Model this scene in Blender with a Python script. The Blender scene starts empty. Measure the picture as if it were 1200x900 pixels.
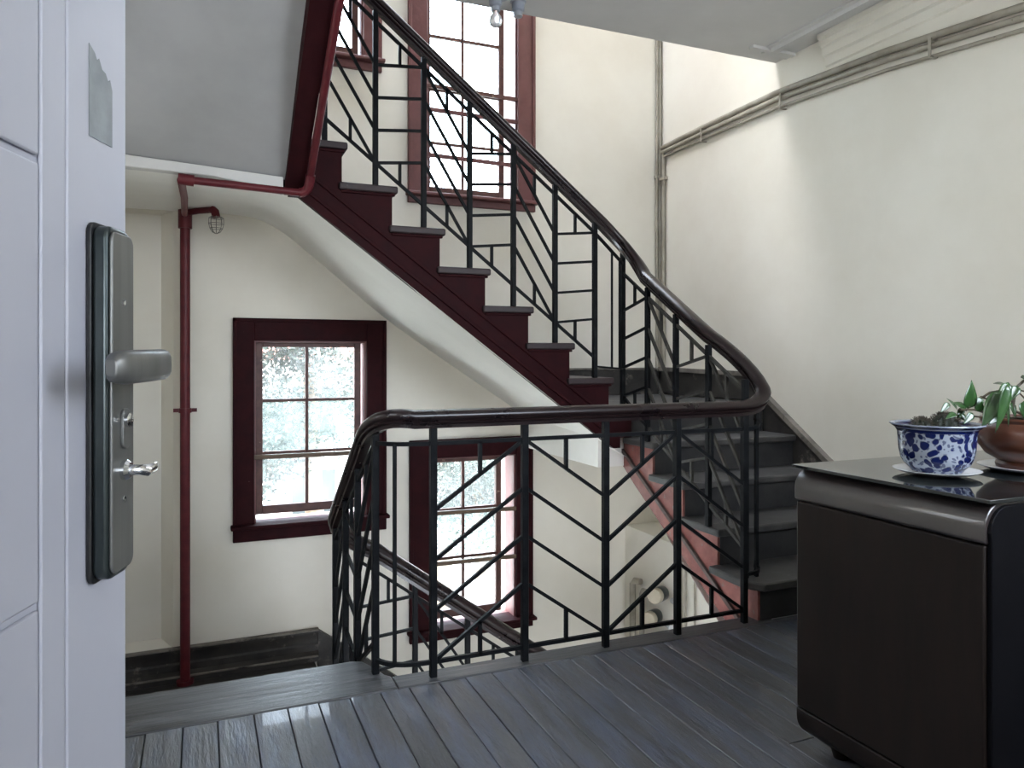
import bpy, bmesh, math, random
from mathutils import Vector, Matrix
random.seed(7)
sc = bpy.context.scene
COL = sc.collection
PI = math.pi

# ------------------------------------------------------------------ camera
F_PX, YAW = 870.0, math.radians(22.76)
cam_d = bpy.data.cameras.new('camera'); cam = bpy.data.objects.new('camera', cam_d); COL.objects.link(cam)
cam_d.sensor_fit = 'HORIZONTAL'; cam_d.sensor_width = 36.0; cam_d.lens = 36.0*F_PX/1200.0
cam_d.shift_y = -33.0/1200.0
cam_d.clip_start = 0.02; cam_d.clip_end = 200
cam.location = (0, 0, 1.10); cam.rotation_euler = (PI/2, 0, -YAW)
sc.camera = cam

# ------------------------------------------------------------------ sky, sun, exposure
w = bpy.data.worlds.new('sky'); sc.world = w; w.use_nodes = True
nt = w.node_tree; nt.nodes.clear()
o_ = nt.nodes.new('ShaderNodeOutputWorld'); b_ = nt.nodes.new('ShaderNodeBackground')
sk = nt.nodes.new('ShaderNodeTexSky'); sk.sky_type = 'NISHITA'; sk.sun_disc = False
sk.sun_elevation = math.radians(48); sk.sun_rotation = math.radians(-70)
sk.air_density = 1.0; sk.dust_density = 2.5
mixs = nt.nodes.new('ShaderNodeMixRGB'); mixs.inputs[0].default_value = 0.45
mixs.inputs[2].default_value = (17.5, 18.8, 21.0, 1)          # bright thin cloud
nt.links.new(sk.outputs[0], mixs.inputs[1]); nt.links.new(mixs.outputs[0], b_.inputs[0])
b_.inputs[1].default_value = 1.0
nt.links.new(b_.outputs[0], o_.inputs[0])

def area(name, loc, rot, sx, sy, power=0, color=(1, 1, 1), portal=False):
    d = bpy.data.lights.new(name, 'AREA'); d.shape = 'RECTANGLE'; d.size = sx; d.size_y = sy
    d.energy = power; d.color = color
    if portal: d.cycles.is_portal = True
    o = bpy.data.objects.new(name, d); COL.objects.link(o); o.location = loc; o.rotation_euler = rot
    return o
sd = bpy.data.lights.new('sun', 'SUN'); sd.energy = 8.0; sd.angle = math.radians(0.6); sd.color = (1.0, .95, .87)
so = bpy.data.objects.new('sun', sd); COL.objects.link(so)
so.rotation_euler = Vector((0.80, -0.26, -0.62)).to_track_quat('-Z', 'Y').to_euler()

vs = sc.view_settings
vs.view_transform = 'Standard'; vs.look = 'None'; vs.gamma = 1.0; vs.use_curve_mapping = False
vs.exposure = 1.05
cy = sc.cycles
cy.max_bounces = 10; cy.diffuse_bounces = 7; cy.glossy_bounces = 4; cy.transmission_bounces = 6; cy.transparent_max_bounces = 12
cy.use_denoising = True; cy.sample_clamp_indirect = 8.0
cy.caustics_reflective = False; cy.caustics_refractive = False

# ------------------------------------------------------------------ helpers
class MB:
    def __init__(s): s.v = []; s.f = []
    def face(s, pts):
        n = len(s.v); s.v += [tuple(p) for p in pts]; s.f.append(tuple(range(n, n+len(pts))))
    def box(s, a, b):
        x0, y0, z0 = a; x1, y1, z1 = b; n = len(s.v)
        s.v += [(x0,y0,z0),(x1,y0,z0),(x1,y1,z0),(x0,y1,z0),(x0,y0,z1),(x1,y0,z1),(x1,y1,z1),(x0,y1,z1)]
        for q in ((3,2,1,0),(4,5,6,7),(0,1,5,4),(1,2,6,5),(2,3,7,6),(3,0,4,7)): s.f.append(tuple(n+i for i in q))
        return s
    def prism(s, poly, fn):
        """poly: 2-D outline, fn(u, v, 0|1) -> 3-D point on either cap"""
        n = len(s.v); k = len(poly)
        s.v += [tuple(fn(u, v, 0)) for u, v in poly] + [tuple(fn(u, v, 1)) for u, v in poly]
        s.f.append(tuple(range(n+k-1, n-1, -1))); s.f.append(tuple(range(n+k, n+2*k)))
        for i in range(k):
            j = (i+1) % k; s.f.append((n+i, n+j, n+k+j, n+k+i))
        return s
    def bar(s, p, q, w=.012, h=None, up=(0, 0, 1)):
        h = h or w; p = Vector(p); q = Vector(q); t = (q-p).normalized(); up = Vector(up)
        if abs(t.dot(up)) > .98: up = Vector((0, 1, 0))
        a = t.cross(up).normalized(); b = a.cross(t).normalized(); n = len(s.v)
        for c in (p, q):
            for i, j in ((-1,-1),(1,-1),(1,1),(-1,1)): s.v.append(tuple(c+a*(i*w/2)+b*(j*h/2)))
        for f in ((3,2,1,0),(4,5,6,7),(0,1,5,4),(1,2,6,5),(2,3,7,6),(3,0,4,7)): s.f.append(tuple(n+i for i in f))
        return s
    def sweep(s, path, prof, closed=True, up=(0, 0, 1), scale=None):
        path = [Vector(p) for p in path]; n = len(s.v); k = len(prof); m = len(path); up = Vector(up); la = None
        for i, c in enumerate(path):
            t = (path[min(i+1, m-1)]-path[max(i-1, 0)]).normalized()
            a = t.cross(up)
            if a.length < .05: a = la if la else t.cross(Vector((0, 1, 0.01)))
            a = (a - t*a.dot(t)).normalized(); la = a
            b = a.cross(t).normalized(); sc_ = scale[i] if scale else 1
            for u, v in prof: s.v.append(tuple(c+a*u*sc_+b*v*sc_))
        for i in range(m-1):
            for j in range(k):
                l = (j+1) % k
                s.f.append((n+i*k+j, n+i*k+l, n+(i+1)*k+l, n+(i+1)*k+j))
        if closed:
            s.f.append(tuple(n+j for j in range(k-1, -1, -1))); s.f.append(tuple(n+(m-1)*k+j for j in range(k)))
        return s
    def tube(s, path, r, k=10, scale=None):
        path = [Vector(p) for p in path]
        # parallel-transported ring
        n = len(s.v); m = len(path); a = None
        for i, c in enumerate(path):
            t = (path[min(i+1, m-1)]-path[max(i-1, 0)]).normalized()
            if a is None:
                a = t.cross(Vector((0, 0, 1)))
                if a.length < .05: a = t.cross(Vector((0, 1, 0)))
            a = (a - t*a.dot(t)).normalized(); b = t.cross(a); rr = r*(scale[i] if scale else 1)
            for j in range(k):
                q = 2*PI*j/k; s.v.append(tuple(c+a*math.cos(q)*rr+b*math.sin(q)*rr))
        for i in range(m-1):
            for j in range(k):
                l = (j+1) % k; s.f.append((n+i*k+j, n+i*k+l, n+(i+1)*k+l, n+(i+1)*k+j))
        s.f.append(tuple(n+j for j in range(k-1, -1, -1))); s.f.append(tuple(n+(m-1)*k+j for j in range(k)))
        return s
    def lathe(s, prof, c=(0, 0, 0), k=32, ax=(0, 0, 1), sx=1, sy=1):
        ax = Vector(ax).normalized(); u = ax.orthogonal().normalized(); v = ax.cross(u); c = Vector(c); n = len(s.v); m = len(prof)
        if ax.z > .99: u, v = Vector((1, 0, 0)), Vector((0, 1, 0))
        for r, h in prof:
            for j in range(k):
                q = 2*PI*j/k; s.v.append(tuple(c+u*math.cos(q)*r*sx+v*math.sin(q)*r*sy+ax*h))
        for i in range(m-1):
            for j in range(k):
                l = (j+1) % k; s.f.append((n+i*k+j, n+i*k+l, n+(i+1)*k+l, n+(i+1)*k+j))
        s.f.append(tuple(n+j for j in range(k-1, -1, -1))); s.f.append(tuple(n+(m-1)*k+j for j in range(k)))
        return s
    def grid(s, rows):
        n = len(s.v); R = len(rows); K = len(rows[0])
        for r in rows: s.v += [tuple(p) for p in r]
        for i in range(R-1):
            for j in range(K-1): s.f.append((n+i*K+j, n+i*K+j+1, n+(i+1)*K+j+1, n+(i+1)*K+j))
        return s
    def obj(s, name, mat, parent=None, bevel=0, seg=2, fixn=True, smooth=38, uvz=False):
        me = bpy.data.meshes.new(name); me.from_pydata(s.v, [], s.f)
        if fixn:
            bm = bmesh.new(); bm.from_mesh(me); bmesh.ops.recalc_face_normals(bm, faces=bm.faces); bm.to_mesh(me); bm.free()
        me.materials.append(mat)
        if smooth:
            for p in me.polygons: p.use_smooth = True
            me.set_sharp_from_angle(angle=math.radians(smooth))
        o = bpy.data.objects.new(name, me); COL.objects.link(o)
        if parent is not None: par(o, parent)
        if bevel:
            md = o.modifiers.new('bevel', 'BEVEL'); md.width = bevel; md.segments = seg; md.limit_method = 'ANGLE'; md.angle_limit = math.radians(40)
            md.harden_normals = False
        return o
def par(o, p):
    o.parent = p
    if p.type == 'EMPTY': o.matrix_parent_inverse = Matrix.Translation(-p.location)   # locations stay in room coordinates
def tag(o, label, cat=None, group=None, kind=None):
    if label: o['label'] = label
    if cat: o['category'] = cat
    if group: o['group'] = group
    if kind: o['kind'] = kind
    return o
def thing(name, loc, label, cat, group=None):
    o = bpy.data.objects.new(name, None); COL.objects.link(o); o.location = loc; o.empty_display_size = .1
    return tag(o, label, cat, group)
def setting(o, label=None, cat=None): return tag(o, label, cat, None, 'structure')
def bez(a, c, b, n=8):
    a, b, c = Vector(a), Vector(b), Vector(c)
    return [a*(1-t)**2 + c*2*t*(1-t) + b*t*t for t in [i/n for i in range(n+1)]]

# ------------------------------------------------------------------ materials
def mat(name, c1, c2=None, scale=6, rough=.6, rough2=None, bump=0, bscale=None, stretch=(1, 1, 1), metal=0, lo=.35, hi=.65,
        spec=.5, chip=None, chip_scale=9, chip_lo=.66, chip_hi=.7, coat=0, rand=0, detail=6):
    m = bpy.data.materials.new(name); m.use_nodes = True; n = m.node_tree.nodes; l = m.node_tree.links
    p = n['Principled BSDF']; p.inputs['Roughness'].default_value = rough; p.inputs['Metallic'].default_value = metal
    p.inputs['Specular IOR Level'].default_value = spec; p.inputs['Coat Weight'].default_value = coat
    tc = n.new('ShaderNodeTexCoord'); mp = n.new('ShaderNodeMapping'); mp.inputs['Scale'].default_value = stretch
    l.new(tc.outputs['Object'], mp.inputs[0])
    vec = mp.outputs[0]
    if rand:
        oi = n.new('ShaderNodeObjectInfo'); add = n.new('ShaderNodeVectorMath'); add.operation = 'ADD'
        mulr = n.new('ShaderNodeMath'); mulr.operation = 'MULTIPLY'; mulr.inputs[1].default_value = 37.0
        l.new(oi.outputs['Random'], mulr.inputs[0]); l.new(mp.outputs[0], add.inputs[0]); l.new(mulr.outputs[0], add.inputs[1]); vec = add.outputs[0]
    nz = n.new('ShaderNodeTexNoise'); nz.inputs['Scale'].default_value = scale; nz.inputs['Detail'].default_value = detail; nz.inputs['Roughness'].default_value = .6
    l.new(vec, nz.inputs['Vector'])
    cr = n.new('ShaderNodeValToRGB'); cr.color_ramp.elements[0].position = lo; cr.color_ramp.elements[1].position = hi
    cr.color_ramp.elements[0].color = (*c1, 1); cr.color_ramp.elements[1].color = (*(c2 or c1), 1)
    l.new(nz.outputs[0], cr.inputs[0]); colr = cr.outputs[0]
    if rand:
        hs = n.new('ShaderNodeHueSaturation'); mr = n.new('ShaderNodeMapRange'); mr.inputs[3].default_value = 1-rand; mr.inputs[4].default_value = 1+rand
        l.new(oi.outputs['Random'], mr.inputs[0]); l.new(mr.outputs[0], hs.inputs['Value']); l.new(colr, hs.inputs['Color']); colr = hs.outputs[0]
    if chip:
        n2 = n.new('ShaderNodeTexNoise'); n2.inputs['Scale'].default_value = chip_scale; n2.inputs['Detail'].default_value = 8; n2.inputs['Roughness'].default_value = .7
        l.new(vec, n2.inputs['Vector'])
        r2 = n.new('ShaderNodeValToRGB'); r2.color_ramp.elements[0].position = chip_lo; r2.color_ramp.elements[1].position = chip_hi
        l.new(n2.outputs[0], r2.inputs[0])
        mx = n.new('ShaderNodeMixRGB'); mx.inputs[2].default_value = (*chip, 1); l.new(r2.outputs[0], mx.inputs[0]); l.new(colr, mx.inputs[1]); colr = mx.outputs[0]
    l.new(colr, p.inputs['Base Color'])
    if rough2 is not None:
        mr = n.new('ShaderNodeMapRange'); mr.inputs[1].default_value = lo; mr.inputs[2].default_value = hi
        mr.inputs[3].default_value = rough; mr.inputs[4].default_value = rough2
        l.new(nz.outputs[0], mr.inputs[0]); l.new(mr.outputs[0], p.inputs['Roughness'])
    if bump:
        bn = n.new('ShaderNodeBump'); bn.inputs['Strength'].default_value = bump; bn.inputs['Distance'].default_value = .01
        if bscale:
            n3 = n.new('ShaderNodeTexNoise'); n3.inputs['Scale'].default_value = bscale; n3.inputs['Detail'].default_value = 5
            l.new(vec, n3.inputs['Vector']); l.new(n3.outputs[0], bn.inputs['Height'])
        else: l.new(nz.outputs[0], bn.inputs['Height'])
        l.new(bn.outputs[0], p.inputs['Normal'])
    return m
M = {}
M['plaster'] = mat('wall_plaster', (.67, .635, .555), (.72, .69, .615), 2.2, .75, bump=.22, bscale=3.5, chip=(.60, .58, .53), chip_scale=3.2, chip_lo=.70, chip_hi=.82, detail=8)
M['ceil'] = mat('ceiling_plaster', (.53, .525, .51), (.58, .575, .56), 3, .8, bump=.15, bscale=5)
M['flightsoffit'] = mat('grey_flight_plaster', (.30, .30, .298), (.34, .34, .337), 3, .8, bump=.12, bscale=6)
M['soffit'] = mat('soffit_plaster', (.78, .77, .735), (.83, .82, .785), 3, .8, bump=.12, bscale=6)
M['red'] = mat('oxblood_paint', (.019, .0042, .0055), (.027, .0062, .0075), 14, .55, .65, spec=.06, bump=.2, chip=(.21, .14, .12), chip_scale=22, chip_lo=.70, chip_hi=.74)
M['redtread'] = mat('dark_red_tread', (.012, .005, .006), (.024, .010, .011), 10, .55, .6, bump=.25, chip=(.10, .07, .06), chip_scale=14, chip_lo=.66, chip_hi=.72)
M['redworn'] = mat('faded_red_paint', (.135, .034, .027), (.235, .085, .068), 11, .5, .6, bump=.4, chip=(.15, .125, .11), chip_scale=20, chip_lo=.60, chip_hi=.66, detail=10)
M['redwin'] = mat('window_red_paint', (.095, .027, .026), (.125, .040, .038), 12, .42, .55, bump=.2, chip=(.30, .22, .19), chip_scale=26, chip_lo=.69, chip_hi=.74)
M['redpipe'] = mat('pipe_red_paint', (.075, .010, .015), (.105, .016, .020), 16, .45, spec=.25, bump=.1, chip=(.50, .44, .42), chip_scale=26, chip_lo=.72, chip_hi=.75)
M['sash'] = mat('sash_wood', (.055, .016, .012), (.095, .032, .022), 18, .5, bump=.2, chip=(.40, .27, .19), chip_scale=24, chip_lo=.64, chip_hi=.7)
M['lath'] = mat('raw_lath_wood', (.07, .042, .025), (.12, .075, .045), 30, .6, stretch=(.2, 3, 3), bump=.2)
M['rail'] = mat('dark_varnished_rail', (.009, .0052, .006), (.016, .0085, .0085), 8, .26, .34, bump=.04, chip=(.05, .025, .022), chip_scale=30, chip_lo=.70, chip_hi=.80, coat=.08, spec=.35)
M['iron'] = mat('black_iron', (.0045, .005, .006), (.010, .011, .012), 20, .45, .58, spec=.08, bump=.15, chip=(.09, .08, .07), chip_scale=40, chip_lo=.70, chip_hi=.75)
M['irondustlit'] = mat('dusty_lit_iron', (.022, .021, .019), (.048, .045, .040), 22, .6, bump=.15, spec=.25)  # dust tone, with the light from the left put into the colour too
M['tread'] = mat('worn_tread_wood', (.020, .0195, .0195), (.056, .053, .050), 9, .5, .65, bump=.3, chip=(.16, .15, .14), chip_scale=14, chip_lo=.62, chip_hi=.72, rand=.15)
M['riser'] = mat('black_riser_paint', (.010, .010, .011), (.025, .024, .024), 8, .55, bump=.15)
M['board'] = mat('floor_board_wood', (.026, .027, .029), (.064, .065, .068), 4.5, .36, .56, stretch=(7, 1.1, 7), bump=.8, lo=.38, hi=.64, chip=(.055, .066, .098), chip_scale=2.6, chip_lo=.44, chip_hi=.66, rand=.22, detail=10, coat=.15)
M['nosing'] = mat('landing_nosing_wood', (.026, .027, .028), (.068, .069, .072), 4, .38, .55, stretch=(.9, 8, 8), bump=.45, chip=(.16, .155, .15), chip_scale=6, chip_lo=.62, chip_hi=.75, detail=9)
M['gap'] = mat('dark_gap', (.004, .004, .004), None, 5, .9)
M['skirt'] = mat('dusty_black_skirting', (.012, .011, .010), (.035, .031, .027), 7, .6, bump=.3, chip=(.15, .13, .11), chip_scale=9, chip_lo=.58, chip_hi=.7)
M['dust'] = mat('dusty_ledge_wood', (.09, .08, .068), (.20, .18, .155), 8, .8, bump=.4, chip=(.02, .018, .016), chip_scale=7, chip_lo=.55, chip_hi=.7)
M['lower'] = mat('lower_landing_boards', (.014, .012, .011), (.040, .035, .031), 5, .6, stretch=(1, 7, 7), bump=.3)
M['door'] = mat('door_white_paint', (.40, .405, .46), (.43, .435, .49), 2, .35, bump=.03, bscale=30)
M['steel'] = mat('brushed_lock_steel', (.15, .15, .143), (.19, .19, .182), 40, .40, stretch=(1, 1, .05), metal=.65, bump=.03)
M['steeldark'] = mat('dark_lock_side', (.035, .045, .045), (.05, .06, .06), 20, .3, metal=.6)
M['chrome'] = mat('chrome', (.75, .76, .78), None, 5, .12, metal=1.0)
M['black'] = mat('black_gasket', (.006, .006, .007), None, 5, .5)
M['sticker'] = mat('sticker_residue', (.20, .215, .225), (.27, .285, .295), 30, .6)
M['pipe'] = mat('conduit_cream_paint', (.24, .215, .17), (.34, .31, .255), 12, .5, bump=.1, chip=(.14, .12, .095), chip_scale=20, chip_lo=.64, chip_hi=.7)
M['glass'] = None
M['cab'] = mat('cabinet_dark_veneer', (.0085, .0055, .0045), (.015, .0095, .0075), 4, .48, .58, spec=.22, stretch=(6, 6, 1), bump=.06, chip=(.12, .09, .07), chip_scale=60, chip_lo=.76, chip_hi=.79)
M['cabroll'] = mat('cabinet_rolled_edge', (.016, .011, .011), (.026, .018, .017), 5, .36, .44, spec=1.0, stretch=(6, 1, 6), bump=.05, chip=(.2, .16, .13), chip_scale=55, chip_lo=.78, chip_hi=.8, coat=.8)
M['cabshade'] = mat('cabinet_shaded_end', (.0018, .0018, .0028), (.003, .003, .0042), 6, .6, spec=.1, chip=(.25, .22, .2), chip_scale=45, chip_lo=.765, chip_hi=.775)  # shade of the unlit near end put into its near-black base
M['topglass'] = mat('cabinet_smoked_glass', (.010, .012, .013), None, 5, .05, spec=.8)
M['clay'] = mat('brown_glazed_clay', (.075, .026, .014), (.11, .038, .02), 5, .28, bump=.05)
M['soil'] = mat('potting_soil', (.018, .013, .009), (.05, .036, .024), 30, .9, bump=.8)
M['porc'] = mat('white_porcelain', (.62, .64, .66), None, 5, .15)
M['cactus'] = mat('cactus_green', (.008, .013, .007), (.018, .026, .013), 14, .6, bump=.2)
M['spine'] = mat('cactus_spine', (.035, .028, .02), (.075, .06, .042), 20, .6)
M['leaf'] = mat('pothos_leaf', (.011, .040, .009), (.028, .080, .020), 14, .24, spec=.7)
M['stem'] = mat('brown_stem', (.035, .025, .014), (.07, .05, .028), 20, .6)
M['wire'] = mat('galvanised_wire', (.16, .15, .14), (.25, .24, .22), 20, .4, metal=.8)
M['socket'] = mat('grey_socket', (.22, .24, .28), (.30, .32, .36), 10, .4)
M['bark'] = mat('tree_bark', (.10, .075, .05), (.17, .13, .09), 10, .9, bump=.6)
M['canopy'] = mat('tree_leaves', (.012, .020, .012), (.032, .042, .030), 1.5, .6)
M['ground'] = mat('courtyard_ground', (.36, .35, .32), (.46, .45, .42), 2, .9)
M['facade'] = mat('far_facade', (.62, .60, .56), (.68, .66, .62), 2, .9)
M['sunblock'] = mat('sun_block_grey', (.34, .33, .31), (.40, .39, .37), 2, .9)
M['palebounce'] = mat('pale_bounce_finish', (.60, .58, .54), (.70, .68, .64), 20, .4)  # pale finish for unseen lower floors, chosen to bounce light onto the soffits
M['beaddust'] = mat('dusty_bead', (.05, .028, .024), (.11, .085, .075), 12, .8, bump=.3)
M['tan'] = mat('tan_canister_cap', (.42, .37, .28), (.50, .45, .35), 10, .6)
M['roof'] = mat('roof_tile_red', (.25, .09, .06), (.32, .13, .09), 12, .8)

def glassmat(name, tint, gl, dirt):
    m = bpy.data.materials.new(name); m.use_nodes = True; n = m.node_tree.nodes; l = m.node_tree.links; n.clear()
    out = n.new('ShaderNodeOutputMaterial'); t = n.new('ShaderNodeBsdfTransparent'); t.inputs[0].default_value = (*tint, 1)
    g = n.new('ShaderNodeBsdfGlossy'); g.inputs['Roughness'].default_value = .03
    lw = n.new('ShaderNodeLayerWeight'); lw.inputs[0].default_value = gl
    mx = n.new('ShaderNodeMixShader'); l.new(lw.outputs['Fresnel'], mx.inputs[0]); l.new(t.outputs[0], mx.inputs[1]); l.new(g.outputs[0], mx.inputs[2])
    d = n.new('ShaderNodeBsdfTranslucent'); d.inputs[0].default_value = (.85, .87, .88, 1)
    nz = n.new('ShaderNodeTexNoise'); nz.inputs['Scale'].default_value = 5; nz.inputs['Detail'].default_value = 8
    tc = n.new('ShaderNodeTexCoord'); l.new(tc.outputs['Object'], nz.inputs[0])
    mr = n.new('ShaderNodeMapRange'); mr.inputs[1].default_value = .35; mr.inputs[2].default_value = .7; mr.inputs[3].default_value = dirt*.5; mr.inputs[4].default_value = dirt*1.5
    l.new(nz.outputs[0], mr.inputs[0])
    m2 = n.new('ShaderNodeMixShader'); l.new(mr.outputs[0], m2.inputs[0]); l.new(mx.outputs[0], m2.inputs[1]); l.new(d.outputs[0], m2.inputs[2])
    l.new(m2.outputs[0], out.inputs[0]); return m
M['glass'] = glassmat('old_window_glass', (.94, .97, .96), .12, .035)
def bulbmat():
    m = bpy.data.materials.new('frosted_bulb'); m.use_nodes = True; p = m.node_tree.nodes['Principled BSDF']
    p.inputs['Base Color'].default_value = (.85, .86, .88, 1); p.inputs['Roughness'].default_value = .25; p.inputs['Transmission Weight'].default_value = .6
    return m
M['bulb'] = bulbmat()
def bluewhite():
    m = bpy.data.materials.new('blue_and_white_glaze'); m.use_nodes = True; n = m.node_tree.nodes; l = m.node_tree.links; p = n['Principled BSDF']
    p.inputs['Roughness'].default_value = .15
    tc = n.new('ShaderNodeTexCoord'); mp = n.new('ShaderNodeMapping'); mp.inputs['Scale'].default_value = (1, 1, 1)
    l.new(tc.outputs['Object'], mp.inputs[0])
    warp = n.new('ShaderNodeTexNoise'); warp.inputs['Scale'].default_value = 22; warp.inputs['Detail'].default_value = 2
    l.new(mp.outputs[0], warp.inputs[0])
    mxv = n.new('ShaderNodeMixRGB'); mxv.blend_type = 'ADD'; mxv.inputs[0].default_value = .030
    l.new(mp.outputs[0], mxv.inputs[1]); l.new(warp.outputs[1], mxv.inputs[2])
    vo = n.new('ShaderNodeTexVoronoi'); vo.inputs['Scale'].default_value = 52; vo.inputs['Randomness'].default_value = .9; l.new(mxv.outputs[0], vo.inputs[0])
    r = n.new('ShaderNodeValToRGB'); r.color_ramp.interpolation = 'LINEAR'
    r.color_ramp.elements[0].position = .47; r.color_ramp.elements[0].color = (1, 1, 1, 1); r.color_ramp.elements[1].position = .53; r.color_ramp.elements[1].color = (0, 0, 0, 1)
    l.new(vo.outputs['Distance'], r.inputs[0])
    vo2 = n.new('ShaderNodeTexVoronoi'); vo2.inputs['Scale'].default_value = 105; l.new(mxv.outputs[0], vo2.inputs[0])
    r3 = n.new('ShaderNodeValToRGB'); r3.color_ramp.elements[0].position = .34; r3.color_ramp.elements[0].color = (.7, .7, .7, 1); r3.color_ramp.elements[1].position = .42; r3.color_ramp.elements[1].color = (0, 0, 0, 1)
    l.new(vo2.outputs['Distance'], r3.inputs[0])
    mxx = n.new('ShaderNodeMixRGB'); mxx.blend_type = 'LIGHTEN'; mxx.inputs[0].default_value = 1; l.new(r.outputs[0], mxx.inputs[1]); l.new(r3.outputs[0], mxx.inputs[2])
    # bands under the rim and at the foot, by height on the pot
    sp = n.new('ShaderNodeSeparateXYZ'); l.new(tc.outputs['Object'], sp.inputs[0])
    rb = n.new('ShaderNodeValToRGB'); e = rb.color_ramp.elements; rb.color_ramp.interpolation = 'CONSTANT'
    mrz = n.new('ShaderNodeMapRange'); mrz.inputs[1].default_value = .0; mrz.inputs[2].default_value = .125; l.new(sp.outputs[2], mrz.inputs[0])
    e[0].position = 0; e[0].color = (0, 0, 0, 1); e[1].position = .80; e[1].color = (1, 1, 1, 1)
    x = e.new(.86); x.color = (.35, .35, .35, 1); x = e.new(.885); x.color = (1, 1, 1, 1); x = e.new(.93); x.color = (.25, .25, .25, 1)
    x = e.new(.05); x.color = (.3, .3, .3, 1); x = e.new(.09); x.color = (0, 0, 0, 1)
    l.new(mrz.outputs[0], rb.inputs[0])
    ma = n.new('ShaderNodeMixRGB'); ma.blend_type = 'LIGHTEN'; ma.inputs[0].default_value = 1
    # motif only on the belly band
    gate = n.new('ShaderNodeMath'); gate.operation = 'LESS_THAN'; gate.inputs[1].default_value = .80; l.new(mrz.outputs[0], gate.inputs[0])
    mg = n.new('ShaderNodeMixRGB'); mg.blend_type = 'MULTIPLY'; mg.inputs[0].default_value = 1; l.new(mxx.outputs[0], mg.inputs[1]); l.new(gate.outputs[0], mg.inputs[2])
    l.new(mg.outputs[0], ma.inputs[1]); l.new(rb.outputs[0], ma.inputs[2])
    mc = n.new('ShaderNodeMixRGB'); mc.inputs[1].default_value = (.25, .28, .33, 1); mc.inputs[2].default_value = (.004, .009, .062, 1)
    l.new(ma.outputs[0], mc.inputs[0]); l.new(mc.outputs[0], p.inputs['Base Color'])
    return m
M['bluewhite'] = bluewhite()
for m_ in (M['canopy'], M['leaf']):
    p = m_.node_tree.nodes['Principled BSDF']; p.inputs['Transmission Weight'].default_value = 0.0
    p.inputs['Subsurface Weight'].default_value = 0.0

# ================================================================== THE SETTING
WB, WR, WL = 4.55, 3.08, -.65          # back, right and left wall planes
ZLO, ZHI = -2.6, 5.6
BT = .30                               # back wall thickness
def wall_holes(name, x0, x1, z0, z1, holes, yf, yb, m):
    b = MB(); xs = sorted({x0, x1, *[h[0] for h in holes], *[h[1] for h in holes]}); zs = sorted({z0, z1, *[h[2] for h in holes], *[h[3] for h in holes]})
    inh = lambda x, z: any(h[0] < x < h[1] and h[2] < z < h[3] for h in holes)
    for i in range(len(xs)-1):
        for j in range(len(zs)-1):
            if inh((xs[i]+xs[i+1])/2, (zs[j]+zs[j+1])/2): continue
            a, c, d, e = xs[i], xs[i+1], zs[j], zs[j+1]
            b.face([(a, yf, d), (c, yf, d), (c, yf, e), (a, yf, e)]); b.face([(a, yb, e), (c, yb, e), (c, yb, d), (a, yb, d)])
    for h in holes:
        if len(h) > 4: continue
        a, c, d, e = h
        b.face([(a, yf, d), (a, yb, d), (a, yb, e), (a, yf, e)]); b.face([(c, yf, e), (c, yb, e), (c, yb, d), (c, yf, d)])
        b.face([(a, yf, d), (c, yf, d), (c, yb, d), (a, yb, d)]); b.face([(a, yb, e), (c, yb, e), (c, yf, e), (a, yf, e)])
    return b
# openings in the back wall: window_1 (left), window_2 (middle), window_3 (upper), window_4 (upper left)
W1 = (.275, .95, .10, 1.20); W2 = (1.325, 1.945, -.66, .46); W3 = (1.31, 1.955, 2.11, 3.75); W4 = (.275, .93, 2.92, 4.05)
REC = (-.62, -.14, -.533, 1.905, 'recess')
b = wall_holes('wall_back', WL-.3, WR+.3, ZLO, ZHI, [W1, W2, W3, W4, REC], WB, WB+BT, M['plaster'])
rx0, rx1, rz0, rz1 = REC[:4]; d = .085
ra = (rx0+.05, rx1-.065, rz0+.036, rz1-.01)
b.face([(ra[0], WB+d, ra[2]), (ra[1], WB+d, ra[2]), (ra[1], WB+d, ra[3]), (ra[0], WB+d, ra[3])])
b.face([(rx1, WB, rz0), (ra[1], WB+d, ra[2]), (ra[1], WB+d, ra[3]), (rx1, WB, rz1)])
b.face([(rx0, WB, rz0), (ra[0], WB+d, ra[2]), (ra[0], WB+d, ra[3]), (rx0, WB, rz1)])
b.face([(rx0, WB, rz0), (rx1, WB, rz0), (ra[1], WB+d, ra[2]), (ra[0], WB+d, ra[2])])
b.face([(rx0, WB, rz1), (rx1, WB, rz1), (ra[1], WB+d, ra[3]), (ra[0], WB+d, ra[3])])
setting(b.obj('wall_back', M['plaster'], fixn=False, smooth=0), 'off-white plaster back wall of the stairwell with the windows')
setting(MB().box((WR, -.25, ZLO), (WR+.25, WB+BT, ZHI)).obj('wall_right', M['plaster'], smooth=0), 'long off-white plaster wall on the right above the cabinet')
SW = (.62, 1.80, 1.25, 2.45)             # unseen opening in the left wall, added for light from that side
b = MB()
TW = (2.60, 3.05, .95, 1.60)             # unseen opening above the left flight, added for side light across the well
UW = (1.60, 4.50, -2.59, -1.04)          # unseen low opening, added to light the lower well and soffits
for a, c in (((-.25, ZLO), (SW[0], ZHI)), ((SW[0], ZLO), (UW[0], SW[2])), ((UW[0], UW[3]), (SW[1], SW[2])), ((SW[0], SW[3]), (SW[1], ZHI)),
             ((SW[1], UW[3]), (TW[0], ZHI)), ((TW[0], UW[3]), (TW[1], TW[2])), ((TW[0], TW[3]), (TW[1], ZHI)), ((TW[1], UW[3]), (UW[1], ZHI)), ((UW[0], ZLO), (UW[1], UW[2])), ((UW[1], ZLO), (WB+BT, ZHI))): b.box((WL-.25, *a), (WL, *c))
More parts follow.
